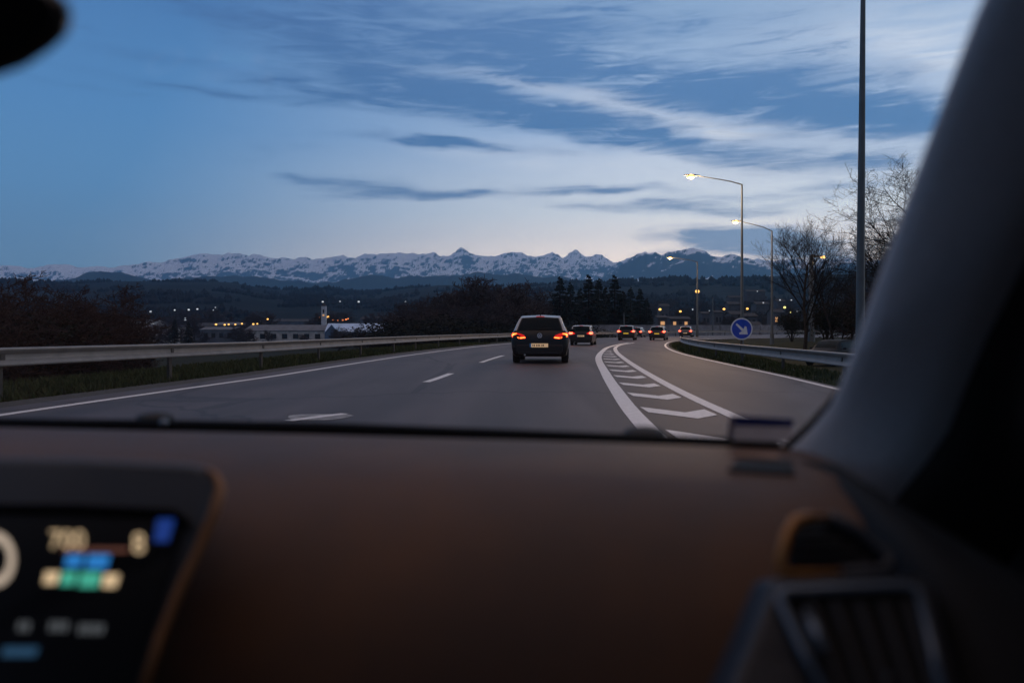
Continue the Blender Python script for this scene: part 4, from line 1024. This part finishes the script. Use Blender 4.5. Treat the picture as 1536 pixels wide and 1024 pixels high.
# left: brown thicket
for px, d, ty, w in ((-30, 40, 402, 1.1), (40, 52, 408, 1.0), (12, 46, 425, 1.2), (78, 50, 428, 1.1), (112, 46, 424, 1.15), (140, 52, 420, 1.0), (160, 48, 436, 1.0), (60, 44, 445, 1.3), (126, 43, 445, 1.2), (175, 52, 458, .9), (-70, 46, 400, 1.2), (100, 60, 432, 1.1)):
    plant('d', mk_d, px, d, ty, 'dense reddish brown bare tree of the thicket beyond the left guardrail', 'tree', 'thicket trees on the left', 'thicket_tree', wide=w)
for px, d, ty, w in ((20, 42, 462, 1.6), (75, 44, 470, 1.7), (130, 46, 466, 1.6), (165, 50, 474, 1.4), (-40, 42, 460, 1.7)):
    plant('bush', mk_bush, px, d, ty, 'dark undergrowth bush among the thicket on the left', 'bush', 'bushes in the left thicket', 'bush', wide=w)
# middle: bare wood
random.seed(9)
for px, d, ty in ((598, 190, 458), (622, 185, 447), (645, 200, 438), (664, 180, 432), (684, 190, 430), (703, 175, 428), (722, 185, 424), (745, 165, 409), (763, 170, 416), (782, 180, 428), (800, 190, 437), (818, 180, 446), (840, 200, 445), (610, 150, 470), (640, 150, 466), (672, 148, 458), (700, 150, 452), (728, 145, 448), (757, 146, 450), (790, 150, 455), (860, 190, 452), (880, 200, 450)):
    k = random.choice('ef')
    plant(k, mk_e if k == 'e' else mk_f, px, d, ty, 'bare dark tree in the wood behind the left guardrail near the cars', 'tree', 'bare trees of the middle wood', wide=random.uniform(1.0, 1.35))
for px in range(590, 890, 17):
    plant('bush', mk_bush, px+random.uniform(-5, 5), random.uniform(130, 150), random.uniform(468, 482), 'dark scrub bush at the foot of the middle wood', 'bush', 'scrub at the foot of the middle wood', 'bush', wide=random.uniform(1.5, 2.2))
for px, ty, k in ((840, 414.5, 1), (856, 422, 2), (883, 411.5, 1), (898, 416, 2), (922, 412, 1), (908, 430, 1), (946, 429, 2), (960, 432, 1), (870, 432, 1), (935, 436, 1), (970, 446, 2), (850, 440, 2), (895, 438, 1)):
    plant('k%d' % k, mk_con1 if k == 1 else mk_con2, px, 165+random.uniform(-8, 12), ty, 'dark conifer of the group rising above the far bend', 'tree', 'conifers above the bend', 'conifer', wide=random.uniform(1.0, 1.25))
for px, ty in ((262, 478), (283, 481)):
    plant('k2', mk_con2, px, 230, ty, 'small dark conifer in front of the valley sheds, %s' % ('left one of the pair' if px < 270 else 'right one of the pair'), 'tree', None, 'conifer', wide=1.2)
# scattered valley trees
random.seed(21)
for i in range(46):
    px = random.uniform(185, 620); d = random.uniform(240, 560); ty = random.uniform(474, 497) if px < 380 else random.uniform(487, 500)
    if d > 380: ty = random.uniform(462, 482)
    k = random.choice('ef')
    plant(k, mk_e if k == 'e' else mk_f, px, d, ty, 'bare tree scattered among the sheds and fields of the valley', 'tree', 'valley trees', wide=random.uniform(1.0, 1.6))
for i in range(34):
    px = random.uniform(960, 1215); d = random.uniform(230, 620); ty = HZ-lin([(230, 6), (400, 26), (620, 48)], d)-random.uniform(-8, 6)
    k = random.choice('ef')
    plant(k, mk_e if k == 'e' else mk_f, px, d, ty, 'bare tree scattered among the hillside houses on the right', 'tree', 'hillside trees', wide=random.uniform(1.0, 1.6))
# far-off woods covering the near hills as one mass
random.seed(33)
wd = MB()
for i in range(7000):
    a = R(random.uniform(-36, 33)); r = random.uniform(620, 2250)
    x, y = r*math.sin(a), r*math.cos(a)
    if mn.noise(Vector((x/170, y/170, 4.2))) < .02: continue
    z = gz(x, y); hh = random.uniform(6, 12); w = random.uniform(4, 9)
    for q in range(3):
        ox, oy = random.gauss(0, w*.5), random.gauss(0, w*.5); top = hh*random.uniform(.6, 1)
        n = 5; ph = random.random()*6
        ring = [(x+ox+w*.55*math.cos(ph+2*math.pi*k/n)*random.uniform(.7, 1.2), y+oy+w*.55*math.sin(ph+2*math.pi*k/n), z+top*.45*random.uniform(.7, 1.3)) for k in range(n)]
        bot = [(x+ox+w*.35*math.cos(ph+2*math.pi*k/n), y+oy+w*.35*math.sin(ph+2*math.pi*k/n), z-1) for k in range(n)]
        wd.add(bot+ring+[(x+ox, y+oy, z+top)], [(k, (k+1) % n, n+(k+1) % n, n+k) for k in range(n)]+[(n+k, n+(k+1) % n, 2*n) for k in range(n)])
M['far_wood'] = mat('far_wood', (.016, .015, .017), .95, spec=.05, var=.35, vscale=.7)
tag(wd.build('far_woods', M['far_wood'], fix=False), 'dark woods covering the near hills beyond the valley', 'woods', kind='stuff')

# ------------------------------------------------------------------ the air
hz = MB(); hz.box((0, 4900, 530), (8200, 5200, 640))
ho = hz.build('haze', None); ho.scale = (1, 1, 1)
hm = bpy.data.materials.new('haze'); hm.use_nodes = True; nt = hm.node_tree; nt.nodes.clear()
o_ = nt.nodes.new('ShaderNodeOutputMaterial'); pv = nt.nodes.new('ShaderNodeVolumePrincipled')
pv.inputs['Color'].default_value = (.32, .66, 1.0, 1); pv.inputs['Density'].default_value = 1.05e-4; pv.inputs['Anisotropy'].default_value = .6
nt.links.new(pv.outputs[0], o_.inputs['Volume']); ho.data.materials.append(hm)
try: hm.cycles.homogeneous_volume = True
except Exception: pass
tag(ho, 'thin blue evening haze filling the valley', 'haze', kind='stuff')

# ------------------------------------------------------------------ our own car
cab = empty('car_interior', (0, 0, 0), 0, 'dim interior of the car we sit in, with brown dashboard and lit display', 'car interior')
DC = [(-1.4, 1.44), (-.93, 1.455), (-.4, 1.37), (.14, 1.265), (.44, 1.19), (.62, 1.12), (.9, 1.0)]
ZD = .988
def leather():
    m = mat('dash_leather', (.072, .039, .026), .55, spec=.24, c2=(.118, .054, .026), vscale=3.2, vdet=3, bump=.35, bscale=420); return m  # brown leather, tone warmed to put orange cabin light into it
M['leather'] = leather()
b = MB(); rows = []
profd = [(-.02, -.05), (-.01, -.004), (.02, .004), (.07, .010), (.16, .011), (.25, .006), (.32, -.006), (.385, -.028), (.435, -.058), (.475, -.095), (.505, -.14), (.53, -.2), (.545, -.28), (.55, -.45)]
for dt, dz in profd:
    rows.append([(x, lin(DC, x)-dt*(1.0 if x < .5 else .9), ZD+dz) for x in [-1.25+i*.0553 for i in range(31)]])
b.loft(rows, False); b.build('dashboard', M['leather'], cab, smooth='all', subd=1)
# black seal at the foot of the glass
ytop = [(0, 628), (300, 631.5), (500, 635), (768, 645), (900, 650), (1000, 654), (1180, 661), (1300, 668)]
xs = [-1.25+i*.057 for i in range(30)]
b = MB(); rr = []
for x in xs:
    d = lin(DC, x)+.015; px = 768+F*x/d; zt = CH-(lin(ytop, px)-HZ)*d/F
    rr.append([(x, d-.03, ZD-.06), (x, d-.022, zt-.010), (x, d-.010, zt-.002), (x, d+.015, zt), (x, d+.03, zt-.01), (x, d+.035, ZD-.1)])
b.loft(rr, True, True); b.build('windscreen_seal', M['seal'], cab, smooth=True)
# windscreen: thin pane, curved, leaning back to the roof edge
def glass_pt(x, t):
    d0 = lin(DC, x)+.02; z0 = ZD+.005
    xc = x*(1-.22*t)-.07*t
    d1 = .46-.10*((x+.35)/.9)**2; z1 = 1.53
    return Vector((xc, d0+(d1-d0)*t, z0+(z1-z0)*(t**.92)))
gm = bpy.data.materials.new('windscreen_glass'); gm.use_nodes = True; nt = gm.node_tree; nt.nodes.clear()
o_ = nt.nodes.new('ShaderNodeOutputMaterial'); mx = nt.nodes.new('ShaderNodeMixShader'); tr_ = nt.nodes.new('ShaderNodeBsdfTransparent'); gl = nt.nodes.new('ShaderNodeBsdfGlossy'); fr = nt.nodes.new('ShaderNodeFresnel')
bf = nt.nodes.new('ShaderNodeNewGeometry'); io = nt.nodes.new('ShaderNodeMapRange'); nt.links.new(bf.outputs['Backfacing'], io.inputs['Value'])
io.inputs['To Min'].default_value = 1.33; io.inputs['To Max'].default_value = 1/1.33; nt.links.new(io.outputs[0], fr.inputs[0])
gl.inputs['Roughness'].default_value = .02; tr_.inputs[0].default_value = (.985, .99, .985, 1)
gl.inputs[0].default_value = (.8, .85, .9, 1)
nt.links.new(fr.outputs[0], mx.inputs[0]); nt.links.new(tr_.outputs[0], mx.inputs[1]); nt.links.new(gl.outputs[0], mx.inputs[2]); nt.links.new(mx.outputs[0], o_.inputs[0])
b = MB(); b.loft([[glass_pt(-1.15+.065*i, t/14) for i in range(26)] for t in range(15)], False)
b.build('windscreen', gm, cab, smooth='all')
# wipers outside
for (pxa, pya, pxb, pyb, n0) in ((195, 632, 270, 622, 0), (930, 655, 1003, 644, 1)):
    w = MB(); pm = (pxa+pxb)/2
    d = lin(DC, (pm-768)*1.3/F)+.09
    c = P(pm, pya-6.5, d); w.ball(c, (.034 if n0 == 0 else .036, .03, .011), 12, 8)
    e2 = P(pxb+20, pyb+26, d+.05); w.tube([c, (c+e2)/2+Vector((0, 0, .0)), e2], [.012, .01, .008], 8)
    w.tube([c+Vector((-.5, .03, -.045)), c+Vector((.1, .02, -.03))], .007, 6)
    w.build('wiper', M['black'], cab, smooth=True)
b = MB(); c = P(246, 634, 1.40); b.ball(c, (.009, .008, .007), 10, 6); b.build('washer_nozzle', M['sat'], cab, smooth='all')
for k_ in ('sticker_blue', 'sticker_grey', 'sticker_edge'):   # thin film: light comes through from outside
    nt = M[k_].node_tree; pb = nt.nodes['Principled BSDF']; tl = nt.nodes.new('ShaderNodeBsdfTranslucent'); ms = nt.nodes.new('ShaderNodeMixShader'); ms.inputs[0].default_value = .55
    tl.inputs[0].default_value = pb.inputs['Base Color'].default_value; ou = [n for n in nt.nodes if n.type == 'OUTPUT_MATERIAL'][0]
    nt.links.new(pb.outputs[0], ms.inputs[1]); nt.links.new(tl.outputs[0], ms.inputs[2]); nt.links.new(ms.outputs[0], ou.inputs[0])
# sticker on the inside of the glass
def on_glass(px, py):
    best = None
    for i in range(60):
        for j in range(30):
            q = glass_pt(.2+.008*i, j/150); u, v = 768+F*q.x/q.y, HZ+F*(CH-q.z)/q.y
            e_ = (u-px)**2+(v-py)**2
            if best is None or e_ < best[0]: best = (e_, q)
    return best[1]+Vector((0, -.012, .0))
def patch(name, corners, m, parent):
    q = [on_glass(*c) for c in corners]; n = (q[1]-q[0]).cross(q[3]-q[0]).normalized()*.001
    p = MB(); p.prism(q, n); return p.build(name, m, parent)
st = patch('sticker', [(1096, 657), (1096, 637), (1187, 641), (1184, 661)], M['sticker_grey'], cab)
patch('sticker_band', [(1102, 637), (1103, 622), (1190, 627), (1188, 641)], M['sticker_blue'], st)
patch('sticker_edge', [(1091, 655), (1096, 621), (1102, 621), (1098, 655)], M['sticker_edge'], st)
# sticker's reflection on the dash below it, laid in as coloured pieces
def dash_pt(px, py, lift=.002):
    best = None
    for i in range(len(profd)-1):
        (a, za), (c, zc) = profd[i], profd[i+1]
        for k in range(12):
            t = k/12; dt = a+(c-a)*t; dz = za+(zc-za)*t
            x = .3
            for _ in range(6):
                d = lin(DC, x)-dt*(1.0 if x < .5 else .9); x = (px-768)*d/F
            v = HZ+F*(CH-ZD-dz)/d
            if i >= 2 and (best is None or abs(v-py) < best[0]): best = (abs(v-py), Vector((x, d, ZD+dz+lift)))
    return best[1]
p = MB(); p.prism([dash_pt(*c) for c in ((1092, 706), (1108, 690), (1188, 693), (1192, 712))], Vector((0, 0, -.004))); p.build('sticker_reflection', M['dark_trim'], cab)
p = MB(); p.prism([dash_pt(*c) for c in ((1098, 684), (1100, 680.5), (1168, 683), (1168, 690))], Vector((0, 0, -.004))); p.build('sticker_reflection_strip', M['painted_glow_dim'], cab)

# right-hand windscreen pillar
pe = [(1165, 700, 1.145), (1186, 678, 1.14), (1222, 645, 1.11), (1252, 610, 1.08), (1268, 582, 1.05), (1285, 540, 1.01), (1306, 480, .96), (1335, 400, .90), (1368, 312, .84), (1402, 220, .78), (1440, 122, .72), (1484, 10, .66), (1530, -95, .61)]
b = MB(); rr = []
for i, (px, py, d) in enumerate(pe):
    e_ = P(px, py, d); k = 1.0 if i > 3 else (.75, .8, .88, .95)[i]
    sec = [(0, .02, .0), (-.002, .0, 0), (.008, -.018, -.002), (.03, -.04, -.006), (.06, -.060, -.012), (.095, -.072, -.02), (.13, -.072, -.028), (.17, -.055, -.036), (.22, -.02, -.045), (.30, .03, -.05), (.30, .08, -.03), (.10, .09, .0)]
    fl = lin([(700, .95), (678, .85), (600, .35), (520, .0)][::-1], py)       # the foot flares down and right
    rr.append([e_+Vector((a*k, c*k, z*k-fl*max(0, a))) for a, c, z in sec])
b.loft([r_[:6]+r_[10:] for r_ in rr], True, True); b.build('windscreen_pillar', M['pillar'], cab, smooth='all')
b = MB(); b.loft([[r_[5]+Vector((.001, .004, 0)), r_[5]+Vector((.003, -.002, 0))]+r_[6:10] for r_ in rr], False); b.build('pillar_side', M['pillar_shade'], cab, smooth='all')
# dark strip where glass meets the pillar
b = MB(); b.tube([P(px-5+(3 if i > 3 else 0), py-4, d+.02) for i, (px, py, d) in enumerate(pe)], [.008, .008, .008, .007, .005]+[.003]*(len(pe)-5), 8); b.build('pillar_seal', M['seal'], cab, smooth='all')
# door panel and dark side behind the pillar
b = MB()
edge = [P(1203, 690, 1.03), P(1255, 725, .93), P(1320, 790, .80), P(1365, 850, .74), P(1400, 930, .69), P(1430, 1045, .64)]
rows = [[q+Vector((0, .03, -.02)) for q in edge], edge, [q+Vector((.03, -.035, .0)) for q in edge], [q+Vector((.10, -.07, -.01-(.11, .06, .02, 0, 0, 0)[i])) for i, q in enumerate(edge)], [q+Vector((.5, -.12, -.05-(.4, .25, .1, 0, 0, 0)[i])) for i, q in enumerate(edge)]]
b.loft(rows, False); b.build('door_panel', M['panel_dark'], cab, smooth='all')
b = MB(); rr = []
for i in range(9):
    t = i/8; yy = lambda a: a+(-.25-a)*t
    rr.append([(.70, yy(1.5), .25), (.72, yy(1.45), .80), (.72, yy(1.1), .98), (.68, yy(.78), 1.2), (.60, yy(.52), 1.45), (.50, yy(.40), 1.56)])
b.loft(rr, False); b.build('side_infill', M['dark_trim'], cab, smooth='all')
# corner air vent
VS = .80
def PV(px, py, d): return P(px, py, d*VS)
frame = [(1246, 774, .93), (1214, 774, .92), (1192, 781, .91), (1181, 800, .90), (1174, 828, .89), (1170, 848, .885), (1178, 859, .88), (1205, 861, .88), (1262, 857, .885)]
vt = MB(); vt.prism([PV(*c) for c in ((1186, 795, .912), (1205, 781, .925), (1250, 782, .93), (1330, 832, .92), (1322, 851, .905), (1186, 853, .89))], Vector((0, .02, 0)))
vo = vt.build('air_vent', M['dark_trim'], cab)
v = MB(); v.tube([PV(*c) for c in frame], [.0025, .004, .0048, .005, .005, .0048, .0045, .004, .0025], 10); v.build('vent_surround', M['painted_glow'], vo, smooth='all')
v = MB(); v.tube([PV(*c) for c in ((1246, 774, .93), (1290, 798, .925), (1332, 830, .91), (1336, 845, .90), (1318, 856, .895), (1262, 858, .885))], .006, 8); v.build('vent_surround', M['navy'], vo, smooth='all')
for k in range(4):
    yy = 797+k*15; v = MB(); v.tube([PV(1190, yy+2, .895), PV(1235+k*24, yy-1, .91)], .0032, 6); v.build('slat', M['slat'], vo)
# console with a framed grille under it
b = MB()
outl = [PV(1160, 868, .87), PV(1340, 858, .87), PV(1400, 868, .87), PV(1450, 1050, .78), PV(1085, 1050, .77), PV(1118, 975, .81)]
b.prism(outl, Vector((0, .06, -.02))); b.build('console', M['console'], cab, bevel=.006)
b = MB(); b.prism([PV(1176, 890, .852), PV(1366, 882, .852), PV(1378, 900, .848), PV(1412, 1050, .768), PV(1240, 1050, .768), PV(1178, 905, .845)], Vector((0, .005, 0))); gr = b.build('grille', M['dark_trim'], cab)
b = MB(); b.tube([PV(*c) for c in ((1243, 1050, .762), (1205, 975, .80), (1172, 905, .84), (1170, 892, .846), (1182, 885, .848), (1270, 881, .848), (1358, 877, .848), (1374, 884, .846), (1382, 902, .84), (1400, 975, .80), (1416, 1050, .762))], .0042, 8); b.build('grille_surround', M['sat'], gr, smooth='all')
for k in range(5):
    b = MB(); b.tube([PV(1215+k*36, 900, .842), PV(1268+k*34, 1050, .768)], .0028, 6); b.build('fin', M['slat'], gr)
for (a, c) in (((1207, 912), (1236, 975)), ((1300, 955), (1332, 1020))):
    b = MB(); b.tube([PV(a[0], a[1], .835), PV((a[0]+c[0])/2, (a[1]+c[1])/2, .81), PV(c[0], c[1], .785)], [.002, .005, .003], 8); b.build('vent_tab', M['sat'], gr, smooth='all')
# centre display: housing, hood, edge coloured orange for the light on it, glass and what it shows
DD = [(680, .885), (700, .875), (765, .85), (1060, .75)]
dd = lambda py: lin(DD, py)
def PD(px, py, lift=0): return P(px, py, dd(py)-lift)
hb = MB(); hb.prism([PD(*c) for c in ((-260, 683), (120, 686), (285, 694), (312, 701), (328, 716), (332, 738), (318, 780), (270, 875), (205, 1060), (-260, 1060))], Vector((-.030, .07, -.018)))
hs_ = hb.build('display', M['housing'], cab, bevel=.008)
b = MB(); b.tube([PD(*c) for c in ((308, 702), (324, 712), (331, 732), (320, 770), (298, 822), (270, 880), (240, 955), (206, 1060))], [.002, .004, .0055, .0055, .005, .005, .005, .005], 10); b.build('display_trim', M['painted_glow_dim'], hs_, smooth='all')
b = MB(); b.prism([PD(c[0], c[1], .004) for c in ((-250, 762), (120, 765), (262, 772), (275, 786), (262, 830), (190, 1060), (-250, 1060))], Vector((0, .004, 0))); scr = b.build('screen', M['screen'], hs_)
b = MB(); b.tube([PD(c[0], c[1], .006) for c in ((-250, 760), (120, 763), (262, 770), (280, 786))], .005, 8); b.build('screen_lip', M['seal'], hs_, smooth='all')
em = lambda n, c, s: mat(n, (.02, .02, .02), .6, emis=c, estr=s)
cream, bluem, deep, teal, greyt, dimblue, redm = em('glyph_cream', (1, .72, .42), .68), em('glyph_blue', (.03, .30, .85), .6), em('glyph_deep_blue', (.01, .05, .30), .6), em('glyph_teal', (.10, .75, .52), .5), em('glyph_grey', (.5, .55, .6), .14), em('glyph_dim_blue', (.08, .3, .6), .16), em('glyph_red', (.8, .3, .2), .16)
def text(s, px, py, hpx, m, shear=0, name='glyphs', wscale=1.0):
    cu = bpy.data.curves.new('tmp', 'FONT'); cu.body = s; cu.size = 1; cu.extrude = .01
    to = bpy.data.objects.new('tmp', cu); col.objects.link(to)
    dg = bpy.context.evaluated_depsgraph_get(); me = bpy.data.meshes.new_from_object(to.evaluated_get(dg))
    bpy.data.objects.remove(to); 
    vs = [v.co.copy() for v in me.vertices]; mxy = max(v.y for v in vs); mny = min(v.y for v in vs); mnx = min(v.x for v in vs)
    for v in me.vertices:
        q = PD(px+(v.co.x-mnx)*hpx/(mxy-mny)*wscale, py-(v.co.y-mny)*hpx/(mxy-mny), .007+v.co.z*.05); v.co = q
    me.materials.clear(); me.materials.append(m); me.update()
    o = bpy.data.objects.new(name, me); col.objects.link(o); o.parent = scr; return o
def bar(x0, y0, x1, y1, m, name='screen_bar', sk=-6):
    p = MB(); p.prism([PD(x0, y0, .007), PD(x1, y0, .007), PD(x1+sk, y1, .007), PD(x0+sk*.6, y1, .007)], Vector((0, .001, 0))); return p.build(name, m, scr)
text('700', 75, 822, 27, cream, wscale=.95)
text('8', 199, 829, 30, cream, wscale=.95)
bar(100, 832, 126, 850, bluem); bar(132, 832, 165, 852, bluem)
bar(96, 822, 196, 827, redm)
bar(68, 857, 90, 875, cream); bar(93, 857, 116, 877, teal); bar(121, 858, 152, 880, teal); bar(156, 861, 179, 880, cream)
for x0_, n_ in ((28, 2), (75, 3), (119, 4)):     # unreadable soft-key captions: rows of short strokes
    for j_ in range(n_): bar(x0_+j_*10, 932+(x0_ > 100)*4, x0_+j_*10+7, 946+(x0_ > 100)*4, greyt, sk=-3)
bar(5, 970, 58, 984, dimblue); bar(236, 778, 262, 812, deep, sk=-10)
ri = MB(); n = 28
ri.loft([[PD(-8+r*math.cos(2*math.pi*k/n), 838+1.35*r*math.sin(2*math.pi*k/n), .008) for k in range(n)] for r in (20, 31)], True); ri.build('dial', em('glyph_dial', (1, .8, .62), .45), scr)
# inside mirror
b = MB(); b.prism([P(*c, .55) for c in ((-220, 150), (-60, 128), (0, 114), (40, 100), (80, 74), (104, 52), (112, 26), (106, 2), (88, -22), (-220, -40))], Vector((-.034, .05, .016)))
mi = b.build('rear_view_mirror', M['mirror'], cab, bevel=.012)
b = MB(); b.prism([P(c[0], c[1], .546) for c in ((-210, 138), (-60, 116), (0, 94), (30, 80), (62, 56), (78, 38), (84, 18), (78, 2), (60, -14), (-210, -28))], Vector((0, .003, 0))); b.build('mirror_glass', M['screen'], mi)
b = MB(); b.tube([P(-120, 40, .60), P(-120, -120, .58)], .012, 8); b.build('mirror_stem', M['mirror'], mi)
# roof lining, rear, bonnet, floor
b = MB(); rr = []
for i in range(10):
    t = i/9; y = .44-1.75*t
    rr.append([(-1.15, y, 1.44), (-.9, y, 1.53), (-.35, y, 1.57), (.2, y, 1.56), (.46, y, 1.50)])
b.loft(rr, False); b.build('headliner', M['headliner'], cab, smooth='all')
b = MB(); b.box((-.35, -1.3, .6), (1.0, .06, .36)); b.build('rear_panel', M['dark_trim'], cab)
b = MB(); b.loft([[(-1.27, y, .25), (-1.27, y, 1.0), (-1.22, y, 1.3), (-1.12, y, 1.46)] for y in (-1.3, -.7, -.05)], False); b.build('side_infill', M['dark_trim'], cab, smooth='all')  # unseen sheet added to block light through the driver's side
b = MB(); b.box((-.35, -.15, .22), (1.0, 1.3, .03)); b.build('floor_pan', M['dark_trim'], cab)
b = MB(); b.box((-1.27, -.3, .62), (.03, 1.0, .36)); b.build('driver_door', M['dark_trim'], cab)
b = MB(); rr = []
for y, z, w in ((1.52, .90, .88), (1.7, .88, .86), (2.0, .84, .84), (2.3, .76, .8), (2.5, .62, .74)):
    rr.append([(-.35+s_*w, y-abs(s_)**3*.18, z-.10*abs(s_)**3) for s_ in (-1, -.75, -.5, -.25, 0, .25, .5, .75, 1)])
b.loft(rr, False); b.build('bonnet', paint('own', (.02, .02, .025)), cab, smooth='all')
